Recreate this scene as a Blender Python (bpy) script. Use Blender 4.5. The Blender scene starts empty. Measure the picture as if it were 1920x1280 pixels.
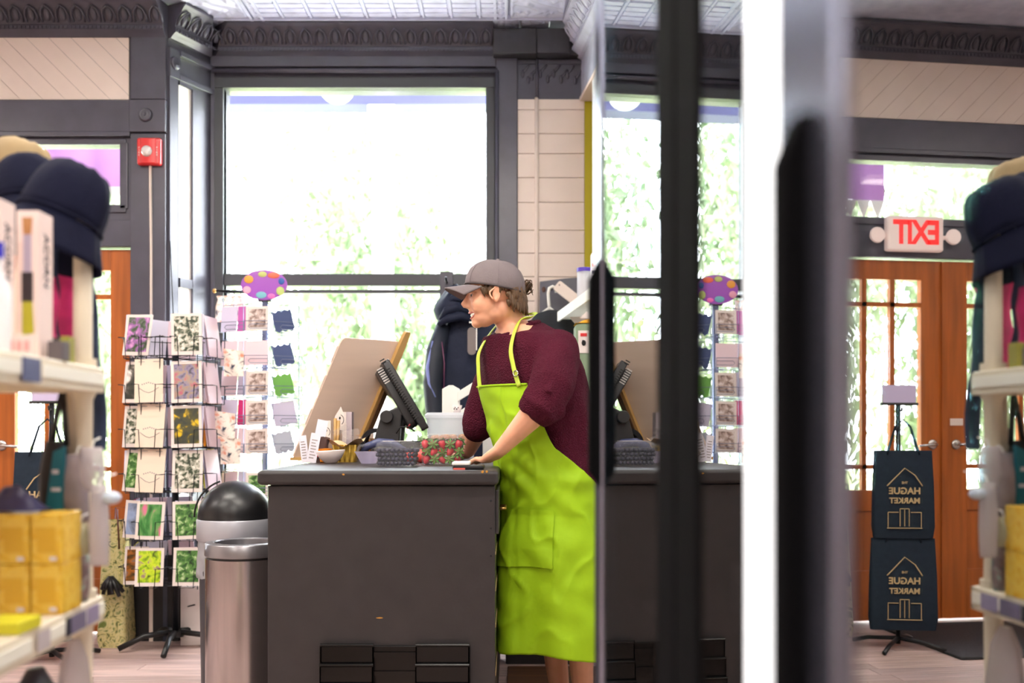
import bpy, bmesh, math, random
from mathutils import Matrix, Vector, Euler, noise as mnoise
random.seed(7)
scene = bpy.context.scene
COL = scene.collection
PI = math.pi
sin, cos = math.sin, math.cos

# ------------------------------------------------------------------ camera
EYE = 1.10          # lens height above the floor (m)
F = 1867.0          # focal length in pixels of the 1920 wide frame (35 mm lens)
HOR = 807.0         # image row of the horizon
cam = bpy.data.cameras.new('camera')
cam_o = bpy.data.objects.new('camera', cam)
COL.objects.link(cam_o)
cam_o.location = (0, 0, EYE)
cam_o.rotation_euler = (PI/2, 0, 0)
cam.sensor_width = 36.0
cam.lens = 36.0*F/1920.0
cam.shift_y = (HOR-640.0)/1920.0
cam.clip_start = 0.02
cam.dof.use_dof = True
cam.dof.focus_distance = 3.75
cam.dof.aperture_fstop = 1.9
scene.camera = cam_o

# ------------------------------------------------------------------ world, sun, exposure
world = bpy.data.worlds.new('sky'); scene.world = world
world.use_nodes = True
bg = world.node_tree.nodes['Background']
bg.inputs['Color'].default_value = (0.86, 0.92, 1.0, 1)
bg.inputs['Strength'].default_value = 20.0
sun = bpy.data.lights.new('sun', 'SUN'); sun.energy = 45.0; sun.angle = 0.02; sun.color = (1, .96, .88)
sun_o = bpy.data.objects.new('sun', sun); COL.objects.link(sun_o)
sun_o.rotation_euler = (math.radians(-25), 0, math.radians(8))
scene.view_settings.view_transform = 'Standard'
scene.view_settings.look = 'None'
scene.view_settings.gamma = 1.0
scene.view_settings.use_curve_mapping = False
scene.view_settings.exposure = 0.5

# ------------------------------------------------------------------ materials
def lin(c):
    r = []
    for v in c:
        v = v/255.0
        r.append(v/12.92 if v <= .04045 else ((v+.055)/1.055)**2.4)
    return (r[0], r[1], r[2], 1.0)
MATS = {}
def mat(name, rgb, rough=.5, metal=0., var=None, bump=None, rgb2=None, spec=None, aniso=None, emit=None, trans=None, alpha=None, coat=None, sheen=None, wave=None, sss=None):
    """procedural principled material; var=(scale, amount) colour noise, bump=(scale, strength[, detail])"""
    if name in MATS: return MATS[name]
    m = bpy.data.materials.new(name); MATS[name] = m
    m.use_nodes = True
    nt = m.node_tree; b = nt.nodes['Principled BSDF']
    c = lin(rgb)
    b.inputs['Base Color'].default_value = c
    b.inputs['Roughness'].default_value = rough
    b.inputs['Metallic'].default_value = metal
    if spec is not None: b.inputs['Specular IOR Level'].default_value = spec
    if coat is not None: b.inputs['Coat Weight'].default_value = coat
    if sheen is not None: b.inputs['Sheen Weight'].default_value = sheen
    if aniso is not None: b.inputs['Anisotropic'].default_value = aniso
    if sss is not None:
        b.inputs['Subsurface Weight'].default_value = sss
        b.inputs['Subsurface Radius'].default_value = (.012, .005, .003)
        b.inputs['Subsurface Scale'].default_value = 1.0
    if emit: b.inputs['Emission Color'].default_value = lin(emit[0]); b.inputs['Emission Strength'].default_value = emit[1]
    if trans is not None: b.inputs['Transmission Weight'].default_value = trans
    if alpha is not None: b.inputs['Alpha'].default_value = alpha
    tc = nt.nodes.new('ShaderNodeTexCoord')
    if var or rgb2:
        n = nt.nodes.new('ShaderNodeTexNoise')
        sc = var[0] if var else 5
        if isinstance(sc, (tuple, list)):
            mp = nt.nodes.new('ShaderNodeMapping'); mp.inputs['Scale'].default_value = sc
            nt.links.new(tc.outputs['Object'], mp.inputs['Vector']); nt.links.new(mp.outputs[0], n.inputs['Vector'])
            n.inputs['Scale'].default_value = 1
        else:
            nt.links.new(tc.outputs['Object'], n.inputs['Vector']); n.inputs['Scale'].default_value = sc
        n.inputs['Detail'].default_value = 6
        r = nt.nodes.new('ShaderNodeValToRGB')
        if rgb2:
            c2 = lin(rgb2); r.color_ramp.elements[0].color = c; r.color_ramp.elements[1].color = c2
            r.color_ramp.elements[0].position = .40; r.color_ramp.elements[1].position = .60
        else:
            a = var[1]
            r.color_ramp.elements[0].color = (c[0]*(1-a), c[1]*(1-a), c[2]*(1-a), 1)
            r.color_ramp.elements[1].color = (min(1, c[0]*(1+a)), min(1, c[1]*(1+a)), min(1, c[2]*(1+a)), 1)
            r.color_ramp.elements[0].position = .3; r.color_ramp.elements[1].position = .7
        nt.links.new(n.outputs['Fac'], r.inputs['Fac']); nt.links.new(r.outputs['Color'], b.inputs['Base Color'])
    if bump:
        n = nt.nodes.new('ShaderNodeTexNoise')
        sc = bump[0]
        mp = nt.nodes.new('ShaderNodeMapping')
        mp.inputs['Scale'].default_value = sc if isinstance(sc, (tuple, list)) else (sc, sc, sc)
        nt.links.new(tc.outputs['Object'], mp.inputs['Vector']); nt.links.new(mp.outputs[0], n.inputs['Vector'])
        n.inputs['Scale'].default_value = 1; n.inputs['Detail'].default_value = bump[2] if len(bump) > 2 else 3
        bp = nt.nodes.new('ShaderNodeBump'); bp.inputs['Strength'].default_value = bump[1]; bp.inputs['Distance'].default_value = .01
        nt.links.new(n.outputs['Fac'], bp.inputs['Height']); nt.links.new(bp.outputs[0], b.inputs['Normal'])
    if wave:
        v = nt.nodes.new('ShaderNodeTexVoronoi'); v.inputs['Scale'].default_value = wave[0]
        nt.links.new(tc.outputs['Object'], v.inputs['Vector'])
        bp = nt.nodes.new('ShaderNodeBump'); bp.inputs['Strength'].default_value = wave[1]; bp.inputs['Distance'].default_value = .006
        bp.invert = True
        nt.links.new(v.outputs['Distance'], bp.inputs['Height']); nt.links.new(bp.outputs[0], b.inputs['Normal'])
    return m
def glass_mat(name, tint=(255, 255, 255), refl=.06, rough=0.0, fres=True):
    """thin glass: mostly clear, mirror reflection mixed in"""
    if name in MATS: return MATS[name]
    m = bpy.data.materials.new(name); MATS[name] = m; m.use_nodes = True
    nt = m.node_tree; nt.nodes.clear()
    out = nt.nodes.new('ShaderNodeOutputMaterial'); mix = nt.nodes.new('ShaderNodeMixShader')
    tr = nt.nodes.new('ShaderNodeBsdfTransparent'); gl = nt.nodes.new('ShaderNodeBsdfGlossy')
    tr.inputs['Color'].default_value = lin(tint); gl.inputs['Roughness'].default_value = rough
    if fres:
        lw = nt.nodes.new('ShaderNodeLayerWeight'); lw.inputs['Blend'].default_value = .5
        pw = nt.nodes.new('ShaderNodeMath'); pw.operation = 'POWER'; pw.inputs[1].default_value = 5
        ma = nt.nodes.new('ShaderNodeMath'); ma.operation = 'MULTIPLY_ADD'; ma.use_clamp = True; ma.inputs[1].default_value = .9; ma.inputs[2].default_value = .03+refl
        nt.links.new(lw.outputs['Facing'], pw.inputs[0]); nt.links.new(pw.outputs[0], ma.inputs[0]); nt.links.new(ma.outputs[0], mix.inputs['Fac'])
    else:
        mix.inputs['Fac'].default_value = refl
    nt.links.new(tr.outputs[0], mix.inputs[1]); nt.links.new(gl.outputs[0], mix.inputs[2]); nt.links.new(mix.outputs[0], out.inputs['Surface'])
    return m
def milky_mat(name, rgb, clear=.5):
    """frosted thin plastic: translucent mixed with clear"""
    if name in MATS: return MATS[name]
    m = bpy.data.materials.new(name); MATS[name] = m; m.use_nodes = True
    nt = m.node_tree; b = nt.nodes['Principled BSDF']; out = nt.nodes['Material Output']
    b.inputs['Base Color'].default_value = lin(rgb); b.inputs['Roughness'].default_value = .2
    tl = nt.nodes.new('ShaderNodeBsdfTranslucent'); tl.inputs['Color'].default_value = lin(rgb)
    tr = nt.nodes.new('ShaderNodeBsdfTransparent')
    m1 = nt.nodes.new('ShaderNodeMixShader'); m1.inputs['Fac'].default_value = .5
    m2 = nt.nodes.new('ShaderNodeMixShader'); m2.inputs['Fac'].default_value = clear
    nt.links.new(b.outputs[0], m1.inputs[1]); nt.links.new(tl.outputs[0], m1.inputs[2])
    nt.links.new(m1.outputs[0], m2.inputs[1]); nt.links.new(tr.outputs[0], m2.inputs[2]); nt.links.new(m2.outputs[0], out.inputs['Surface'])
    return m
def picture_mat(name, cols, scale=30, stretch=(1, 1, 1), detail=4, dist=.5):
    """printed picture: noise through a ramp of several colours"""
    if name in MATS: return MATS[name]
    m = bpy.data.materials.new(name); MATS[name] = m; m.use_nodes = True
    nt = m.node_tree; b = nt.nodes['Principled BSDF']; b.inputs['Roughness'].default_value = .35
    tc = nt.nodes.new('ShaderNodeTexCoord'); mp = nt.nodes.new('ShaderNodeMapping'); mp.inputs['Scale'].default_value = stretch
    n = nt.nodes.new('ShaderNodeTexNoise'); n.inputs['Scale'].default_value = scale; n.inputs['Detail'].default_value = detail; n.inputs['Distortion'].default_value = dist
    nt.links.new(tc.outputs['Object'], mp.inputs['Vector']); nt.links.new(mp.outputs[0], n.inputs['Vector'])
    r = nt.nodes.new('ShaderNodeValToRGB'); cr = r.color_ramp
    k = len(cols)
    cr.elements[0].position = .34; cr.elements[0].color = lin(cols[0]); cr.elements[1].position = .66; cr.elements[1].color = lin(cols[-1])
    for i in range(1, k-1):
        e = cr.elements.new(.34+.32*i/(k-1)); e.color = lin(cols[i])
    nt.links.new(n.outputs['Fac'], r.inputs['Fac']); nt.links.new(r.outputs['Color'], b.inputs['Base Color'])
    return m

# ------------------------------------------------------------------ mesh builder
class MB:
    def __init__(s): s.v = []; s.f = []
    def add(s, vs, fs):
        o = len(s.v); s.v.extend([tuple(v) for v in vs]); s.f.extend([tuple(i+o for i in f) for f in fs]); return s
    def box(s, x0, x1, y0, y1, z0, z1):
        vs = [(x, y, z) for z in (z0, z1) for y in (y0, y1) for x in (x0, x1)]
        return s.add(vs, [(0,2,3,1), (4,5,7,6), (0,1,5,4), (2,6,7,3), (0,4,6,2), (1,3,7,5)])
    def bbox(s, x0, x1, y0, y1, z0, z1, r=.01, n=3):
        """box with rounded vertical edges and a small top/bottom chamfer"""
        pts = rrect(x0, x1, y0, y1, r, n); c = min(r, (z1-z0)/2)*.5
        cx, cy = (x0+x1)/2, (y0+y1)/2
        def sc(k): return [(cx+(p[0]-cx)*(1-2*k/max(1e-6, x1-x0)), cy+(p[1]-cy)*(1-2*k/max(1e-6, y1-y0))) for p in pts]
        rings = [[(p[0], p[1], z0) for p in sc(c)], [(p[0], p[1], z0+c) for p in pts], [(p[0], p[1], z1-c) for p in pts], [(p[0], p[1], z1) for p in sc(c)]]
        return s.loft(rings, True, True)
    def loft(s, rings, cap0=True, cap1=True, closed=True):
        n = len(rings[0]); vs = [p for r in rings for p in r]; fs = []
        for i in range(len(rings)-1):
            for j in range(n if closed else n-1):
                k = (j+1) % n
                fs.append((i*n+j, i*n+k, (i+1)*n+k, (i+1)*n+j))
        if cap0: fs.append(tuple(reversed(range(n))))
        if cap1: fs.append(tuple((len(rings)-1)*n+j for j in range(n)))
        return s.add(vs, fs)
    def prism(s, poly, axis, a, b):
        """extrude a 2d polygon along axis ('x','y','z') from a to b"""
        def P(p, t):
            return (t, p[0], p[1]) if axis == 'x' else ((p[0], t, p[1]) if axis == 'y' else (p[0], p[1], t))
        return s.loft([[P(p, a) for p in poly], [P(p, b) for p in poly]])
    def tube(s, pts, r, seg=8, cap=True, flat=1.0):
        pts = [Vector(p) for p in pts]; n = len(pts)
        rad = r if isinstance(r, (list, tuple)) else [r]*n
        rings = []; up = None
        for i in range(n):
            d = (pts[min(i+1, n-1)]-pts[max(i-1, 0)])
            if d.length < 1e-9: d = Vector((0, 0, 1))
            d.normalize()
            if up is None:
                a = Vector((0, 0, 1)) if abs(d.z) < .9 else Vector((1, 0, 0))
                up = (a-d*a.dot(d)).normalized()
            else:
                up = (up-d*up.dot(d))
                up = up.normalized() if up.length > 1e-6 else Vector((1, 0, 0))
            sd = d.cross(up)
            rings.append([tuple(pts[i]+(sd*cos(2*PI*k/seg)+up*sin(2*PI*k/seg)*flat)*rad[i]) for k in range(seg)])
        return s.loft(rings, cap, cap)
    def cyl(s, c, r, z0, z1, seg=24, r1=None):
        r1 = r if r1 is None else r1
        return s.loft([[(c[0]+r*cos(2*PI*k/seg), c[1]+r*sin(2*PI*k/seg), z0) for k in range(seg)], [(c[0]+r1*cos(2*PI*k/seg), c[1]+r1*sin(2*PI*k/seg), z1) for k in range(seg)]])
    def lathe(s, c, prof, seg=32, cap=True):
        return s.loft([[(c[0]+r*cos(2*PI*k/seg), c[1]+r*sin(2*PI*k/seg), c[2]+z) for k in range(seg)] for r, z in prof], cap, cap)
    def ell(s, c, r, seg=16, rings=10, M=None):
        R = []
        for i in range(rings+1):
            th = PI*i/rings; q = max(sin(th), .02)
            ring = []
            for k in range(seg):
                p = Vector((r[0]*q*cos(2*PI*k/seg), r[1]*q*sin(2*PI*k/seg), -r[2]*cos(th)))
                if M is not None: p = M @ p
                ring.append((c[0]+p.x, c[1]+p.y, c[2]+p.z))
            R.append(ring)
        return s.loft(R)
    def grid(s, fn, nu, nv, closed=False):
        vs = [fn(i/nu, j/nv) for i in range(nu+1) for j in range(nv+1)]
        fs = [(i*(nv+1)+j, i*(nv+1)+j+1, (i+1)*(nv+1)+j+1, (i+1)*(nv+1)+j) for i in range(nu) for j in range(nv)]
        return s.add(vs, fs)
    def xf(s, M):
        s.v = [tuple(M @ Vector(v)) for v in s.v]; return s
def rrect(x0, x1, y0, y1, r, n=4):
    r = min(r, (x1-x0)/2*.999, (y1-y0)/2*.999); o = []
    for cx, cy, a in ((x1-r, y1-r, 0), (x0+r, y1-r, PI/2), (x0+r, y0+r, PI), (x1-r, y0+r, 1.5*PI)):
        for k in range(n+1):
            o.append((cx+r*cos(a+PI/2*k/n), cy+r*sin(a+PI/2*k/n)))
    return o
def R3(rx=0, ry=0, rz=0): return Euler((rx, ry, rz)).to_matrix().to_4x4()
def T3(x, y, z): return Matrix.Translation((x, y, z))

MW = {}
def tag(o, label=None, cat=None, group=None, kind=None):
    if label: o['label'] = label
    if cat: o['category'] = cat
    if group: o['group'] = group
    if kind: o['kind'] = kind
    return o
def thing(name, label, cat, loc=(0, 0, 0), rz=0, group=None, kind=None):
    o = bpy.data.objects.new(name, None); COL.objects.link(o)
    o.empty_display_size = .05
    o.location = loc; o.rotation_euler = (0, 0, rz)
    MW[o.name] = T3(*loc) @ R3(0, 0, rz)
    return tag(o, label, cat, group, kind)
def mesh_of(mb, m, smooth=False, name='mesh'):
    me = bpy.data.meshes.new(name)
    me.from_pydata(mb.v, [], mb.f)
    bm = bmesh.new(); bm.from_mesh(me); bmesh.ops.recalc_face_normals(bm, faces=bm.faces); bm.to_mesh(me); bm.free()
    me.materials.append(m)
    if smooth:
        if smooth is True: me.shade_smooth()
        else:
            try: me.set_sharp_from_angle(angle=smooth)
            except Exception: pass
            if not any(p.use_smooth for p in me.polygons): me.shade_smooth(); me.set_sharp_from_angle(angle=smooth)
    return me
SM = math.radians(40)
def part(mb, name, m, parent, world=False, smooth=False, label=None, bevel=0, kind=None):
    """child mesh; world=True when the builder holds world coordinates"""
    if world: mb.xf(MW[parent.name].inverted())
    me = mesh_of(mb, m, smooth, name)
    o = bpy.data.objects.new(name, me); COL.objects.link(o); o.parent = parent
    MW[o.name] = MW[parent.name]
    if label: o['label'] = label
    if kind: o['kind'] = kind
    if bevel: add_bevel(o, bevel)
    return o
def add_bevel(o, w, seg=2):
    md = o.modifiers.new('bevel', 'BEVEL'); md.width = w; md.segments = seg; md.limit_method = 'ANGLE'; md.angle_limit = .6
def solo(mb, name, m, label, cat, group=None, kind=None, smooth=False, bevel=0):
    """a thing that is one mesh (builder in world coordinates); origin put at its base"""
    xs = [v[0] for v in mb.v]; ys = [v[1] for v in mb.v]; zs = [v[2] for v in mb.v]
    c = ((min(xs)+max(xs))/2, (min(ys)+max(ys))/2, min(zs))
    mb.xf(T3(-c[0], -c[1], -c[2]))
    o = bpy.data.objects.new(name, mesh_of(mb, m, smooth, name)); COL.objects.link(o); o.location = c
    MW[o.name] = T3(*c)
    if bevel: add_bevel(o, bevel)
    return tag(o, label, cat, group, kind)
def struct(mb, name, m, label, cat, smooth=False, bevel=0): return solo(mb, name, m, label, cat, None, 'structure', smooth, bevel)
def piece(name, me, parent, loc, rot=(0, 0, 0), scale=(1, 1, 1)):
    """part that shares mesh data; loc in the parent's local space"""
    o = bpy.data.objects.new(name, me); COL.objects.link(o); o.parent = parent
    o.location = loc; o.rotation_euler = rot; o.scale = scale
    return o
def wloc(parent, p):
    q = MW[parent.name].inverted() @ Vector(p); return (q.x, q.y, q.z)
def copy_tree(o, parent=None):
    c = o.copy(); COL.objects.link(c); c.parent = parent
    for ch in list(o.children): copy_tree(ch, c)
    return c
def text_mesh(body, size, m, depth=.0006, font_bold=False):
    cu = bpy.data.curves.new('text', 'FONT'); cu.body = body; cu.size = size; cu.extrude = depth; cu.align_x = 'CENTER'; cu.align_y = 'CENTER'
    cu.resolution_u = 3
    if font_bold: cu.offset = size*.03
    o = bpy.data.objects.new('lettering', cu); COL.objects.link(o)
    dg = bpy.context.evaluated_depsgraph_get(); dg.update()
    me = bpy.data.meshes.new_from_object(o.evaluated_get(dg))
    bpy.data.objects.remove(o); bpy.data.curves.remove(cu)
    me.materials.clear(); me.materials.append(m)
    return me
def bake(o, mods):
    """apply modifiers: mods = [(type, {attr: value})]"""
    for t, a in mods:
        md = o.modifiers.new(t.lower(), t)
        for k, v in a.items(): setattr(md, k, v)
    dg = bpy.context.evaluated_depsgraph_get(); dg.update()
    me = bpy.data.meshes.new_from_object(o.evaluated_get(dg))
    o.modifiers.clear(); old = o.data; o.data = me; bpy.data.meshes.remove(old)
    return o
def clip(poly, a, b, c):
    """keep the part of a convex polygon where a*x+b*y<=c"""
    out = []
    for i in range(len(poly)):
        p, q = poly[i], poly[(i+1) % len(poly)]
        dp, dq = a*p[0]+b*p[1]-c, a*q[0]+b*q[1]-c
        if dp <= 0: out.append(p)
        if dp*dq < 0:
            t = dp/(dp-dq); out.append((p[0]+t*(q[0]-p[0]), p[1]+t*(q[1]-p[1])))
    return out
def X(px, d): return (px-960.0)/F*d
def Z(py, d): return EYE+(HOR-py)/F*d

# colours
M_TRIM = mat('charcoal trim paint', (80, 79, 91), .27, var=(9, .08), bump=(60, .04))
M_CREAM = mat('cream wall paint', (230, 213, 202), .55, var=(3, .04), bump=(40, .05))
M_TIN = mat('grey tin paint', (206, 210, 232), .2, var=(12, .1), bump=(60, .06))
M_WOOD = mat('orange stained wood', (172, 92, 34), .35, var=((30, 30, 2), .22), bump=((60, 60, 4), .05))
M_GLASS = glass_mat('window glass', refl=.0)
M_WHITE = mat('white paint', (238, 236, 230), .45, var=(6, .03))
M_BLACK = mat('black plastic', (24, 24, 26), .38, bump=(200, .03))
M_DARKMETAL = mat('black wire metal', (30, 33, 40), .35, metal=.6)
# ================================================================== THE SETTING
YL = 5.35          # door wall
YW = 5.655         # window wall of the bay
CEIL = 3.384
sl, sw = F/YL, F/YW
def lx(p): return (p-960)/sl
def lz(p): return EYE+(HOR-p)/sl
def vx(p): return (p-960)/sw
def vz(p): return EYE+(HOR-p)/sw
XB = lx(315)       # corner of the door wall and the bay
XC = vx(397)       # corner of the bay side and the window wall
XD = vx(1089)      # corner of the clapboard wall and the right wall
RS = .114          # lean of the right wall
def rwx(y): return XD+(YW-y)*RS

# ---- floor with boards
floor = struct(MB().box(-6.2, 2.2, -4.2, 5.9, -.06, -.012), 'floor', mat('subfloor', (96, 78, 70), .8), 'worn wooden plank floor of the shop', 'floor')
M_PLANK = [mat('worn plank %d' % i, c, .5, var=((2.5, 40, 10), .25), bump=((4, 70, 10), .12)) for i, c in enumerate([(186, 160, 152), (176, 150, 144), (196, 168, 160), (168, 142, 134)])]
pm = [mesh_of(MB().bbox(0, 1.196, 0, .107, 0, .012, .003, 1), m, False, 'plank') for m in M_PLANK]
k = 0
for r in range(24):
    y = YW+.02-.11*(r+1)
    off = random.random()*1.2
    for c in range(6):
        x = -6.0+off*-1+1.2*c+.6
        if x > .3: continue
        piece('plank', random.choice(pm), floor, wloc(floor, (x, y, -.012))); k += 1
far = MB()
for r in range(60):
    y = YW+.02-.11*(25+r)
    far.box(-6.2, 2.2, y, y+.107, -.012, 0)
part(far, 'plank_field', M_PLANK[0], floor, world=True)['kind'] = 'stuff'

# ---- ceiling (pressed tin)
ceil = struct(MB().box(-6.2, 2.2, -4.2, 5.9, CEIL+.012, CEIL+.08), 'ceiling', M_TIN, 'grey pressed tin ceiling above the window bay', 'ceiling')
def brick_panel(w, d):
    mb = MB().box(0, w, 0, d, .006, .014)
    n = 5
    for i in range(n):
        a = d*i/n; mb.bbox(.012, w-.012, a+.006, a+d/n-.006, -.004, .008, .004, 1)
    mb.box(-.004, .008, 0, d, -.008, .01)
    return mb
def floral(w, d, seed, nu=30, nv=26):
    rnd = random.Random(seed); pts = [(rnd.random()*w, rnd.random()*d, .012+.012*rnd.random()) for _ in range(26)]
    def fn(u, v):
        x, y = u*w, v*d; h = 0
        for a, b, r in pts:
            q = ((x-a)**2+(y-b)**2)/(r*r)
            if q < 1: h = max(h, .012*math.sqrt(1-q))
        s = abs(sin(PI*(x/w*2+.6*sin(y/d*PI*2))))
        h = max(h, .010*(s**6))
        e = min(u, 1-u, v, 1-v)
        if e < .05: h = .012 if e > .015 else .002
        return (x, y, .008-h)
    return MB().grid(fn, nu, nv)
bp = mesh_of(brick_panel(.152, .30), M_TIN, False, 'tin_panel')
fl = [mesh_of(floral(.165, .125, s), M_TIN, True, 'tin_border') for s in (1, 2)]
fs = mesh_of(floral(.30, .30, 5, 44, 44), M_TIN, True, 'tin_rosette')
for i in range(14):
    xx = -1.42+.155*i
    if xx < -.16:
        piece('tin_panel', bp, ceil, wloc(ceil, (xx, YW-.145-.31, CEIL)))
        piece('tin_panel', bp, ceil, wloc(ceil, (xx, YW-.145-.62, CEIL)))
for i in range(12):
    piece('tin_border', fl[i % 2], ceil, wloc(ceil, (-1.80+.168*i, YW-.13, CEIL)))
for a, b in ((-.01, .145), (-.01, .455), (-1.76, .145), (-1.76, .455)):
    piece('tin_rosette', fs, ceil, wloc(ceil, (a, YW-b-.30, CEIL)))
rb = MB()
for x0 in (-.10, -1.45, .31):
    rb.box(x0, x0+.016, YW-.9, YW-.02, CEIL-.012, CEIL+.012); rb.box(x0+.06, x0+.076, YW-.9, YW-.02, CEIL-.012, CEIL+.012)
    for j in range(36): rb.ell((x0+.038, YW-.04-.024*j, CEIL), (.02, .009, .012), 6, 4)
rb.box(-1.75, .36, YW-.148, YW-.136, CEIL-.014, CEIL+.012)
part(rb, 'tin_rib', M_TIN, ceil, world=True, smooth=SM)
plain = MB().box(-6.2, 2.2, -4.2, 4.9, CEIL, CEIL+.012); part(plain, 'tin_sheet', M_TIN, ceil, world=True)

# ---- cornice: swept cove with raised leaves and a bead row
def cornice(name, p0, p1, nrm, label, m=M_TRIM, leaves=True, pitch=.08, e0=0, e1=0):
    p0 = Vector((p0[0], p0[1], 0)); p1 = Vector((p1[0], p1[1], 0)); n = Vector((nrm[0], nrm[1], 0)).normalized(); d = (p1-p0).normalized()
    prof = [(0, CEIL), (.125, CEIL), (.125, CEIL-.018), (.11, CEIL-.03), (.085, CEIL-.06), (.055, CEIL-.105), (.05, CEIL-.122), (.055, CEIL-.128), (.055, CEIL-.15), (.035, CEIL-.165), (.02, CEIL-.178), (0, CEIL-.18)]
    rings = []
    for q, e in ((p0, -e0), (p1, e1)):
        rings.append([tuple(q+n*o+d*(e*o)+Vector((0, 0, z))) for o, z in prof])
    t = thing(name, label, 'trim', tuple((p0+p1)/2+Vector((0, 0, CEIL-.18))), kind='structure')
    part(MB().loft(rings), 'cornice_moulding', m, t, world=True)
    L = (p1-p0).length
    if leaves:
        ang = math.atan2(n.y, n.x)-PI/2
        lf = MB()
        for s_ in (-1, 1):
            lf.tube([(s_*.030, .0, -.043), (s_*.033, .006, -.01), (s_*.024, .012, .022), (0, .016, .042)], .006, 6)
        lf.ell((0, .0, -.004), (.02, .012, .036), 8, 6)
        R_ = Matrix.Rotation(math.atan2(.055, .09), 4, 'X').inverted()
        lf.xf(R_)
        me = mesh_of(lf, m, True, 'cornice_leaf')
        k = int(L/pitch)
        for i in range(k):
            q = p0+d*((i+.5)*L/k)+n*.077
            piece('cornice_leaf', me, t, wloc(t, (q.x, q.y, CEIL-.075)), (0, 0, ang))
    bd = MB(); k = int(L/.022)
    for i in range(k):
        q = p0+d*((i+.5)*L/k)+n*.055; bd.box(q.x-.006, q.x+.006, q.y-.006, q.y+.006, CEIL-.147, CEIL-.132)
    part(bd, 'bead_row', m, t, world=True, kind='stuff')
    return t
cornice('trim_1', (-4.4, YL), (XB, YL), (0, -1), 'dark pressed tin cornice above the cream panel over the doors', e1=-.2)
sd = Vector((XC-XB, YW-YL, 0)).normalized(); sn = Vector((sd.y, -sd.x, 0))
cornice('trim_2', (XB, YL), (XC, YW), (sn.x, sn.y), 'short cornice on the splayed side of the window bay', e1=-1)
cornice('trim_3', (XC, YW), (vx(925), YW), (0, -1), 'dark cornice with leaf motifs above the big window', e0=-1)
cornice('trim_4', (rwx(YW), YW), (rwx(4.2), 4.2), (-1, -RS), 'cornice running along the right wall beside the olive niche', m=M_TIN, e0=-1)

# ---- door wall (left)
wl = MB()
T0, T1 = YL, YL+.12
XT1, XT0 = lx(230), lx(230)-1.48       # transom opening
zt0, zt1 = lz(392), lz(268)
DX1 = lx(252); DW = .80; DXm = DX1-DW; DX0 = DXm-DW; DTOP = lz(465)
wl.box(-6.2, DX0-.03, T0, T1, 0, CEIL)
wl.box(DX1+.004, XB, T0, T0+.045, 0, CEIL)
wl.box(DX0-.03, DX1+.004, T0, T1, zt1, CEIL)
wl.box(DX0-.03, DX1+.004, T0, T1, DTOP+.006, zt0)
wl.box(XT1, DX1+.004, T0, T1, zt0, zt1); wl.box(DX0-.03, XT0, T0, T1, zt0, zt1)
wall_l = struct(wl, 'wall_left', M_TRIM, 'charcoal painted wall around the orange double doors', 'wall')
# mouldings on the door wall
tr = thing('trim_5', 'charcoal door casing with bullseye block beside the doors', 'trim', ((DX1+XB)/2, YL, 0), kind='structure')
px0, px1 = lx(247), lx(313)
part(MB().box(px0, px1, YL-.022, YL, 0, lz(252)), 'post', M_TRIM, tr, world=True, bevel=.004)
part(MB().box(px0-.003, px1+.003, YL-.032, YL, lz(250), lz(190)), 'corner_block', M_TRIM, tr, world=True, bevel=.004)
part(MB().box(px0, px1, YL-.02, YL, lz(188), lz(70)), 'upper_post', M_TRIM, tr, world=True, bevel=.004)
be = MB().lathe((0, 0, 0), [(.0, .0), (.012, .02), (.018, .008), (.026, .016), (.032, .014), (.038, 0)], 24); be.xf(T3(lx(277), YL-.032, lz(219)) @ R3(PI/2, 0, 0))
part(be, 'bullseye', M_TRIM, tr, world=True, smooth=True)
tr = thing('trim_6', 'charcoal rails framing the transom above the doors', 'trim', (DXm, YL, lz(465)), kind='structure')
part(MB().box(DX0-.1, px0, YL-.026, YL, lz(250), lz(190)), 'upper_rail', M_TRIM, tr, world=True, bevel=.004)
part(MB().box(DX0-.1, px0, YL-.034, YL, lz(258), lz(250)), 'rail_moulding', M_TRIM, tr, world=True, bevel=.003)
part(MB().box(DX0-.1, px1, YL-.014, YL, lz(463), lz(413)), 'lower_rail', M_TRIM, tr, world=True, bevel=.004)
# cream boarded panel over the doors, diagonal boards
pn = thing('trim_7', 'cream panel of diagonal boards over the doors', 'panel', (lx(120), YL, lz(188)), kind='structure')
rx0, rx1, rz0, rz1 = DX0-.05, lx(243), lz(188), lz(72)
cs = cos(math.radians(45))
i0 = int((rx0*cs+rz0*cs)/.085)-2
for i in range(i0, i0+26):
    a = i*.085
    poly = clip([(rx0, rz0), (rx1, rz0), (rx1, rz1), (rx0, rz1)], cs, cs, a+.0835)
    if len(poly) >= 3: poly = clip(poly, -cs, -cs, -a)
    if len(poly) < 3: continue
    part(MB().prism(poly, 'y', YL-.012, YL), 'plank', M_CREAM, pn, world=True)
# transom window
w3 = thing('window_3', 'long transom window above the double doors', 'window', ((XT0+XT1)/2, YL, zt0), kind='structure')
fr = MB()
for a in ((XT0-.02, XT1+.02, zt0-.02, zt0+.022), (XT0-.02, XT1+.02, zt1-.012, zt1+.02), (XT1-.012, XT1+.03, zt0, zt1), (XT0-.03, XT0+.012, zt0, zt1)):
    fr.box(a[0], a[1], YL-.012, YL+.05, a[2], a[3])
part(fr, 'sash', M_TRIM, w3, world=True, bevel=.004)
part(MB().box(XT0, XT1, YL+.05, YL+.056, zt0, zt1), 'pane', M_GLASS, w3, world=True)
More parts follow.
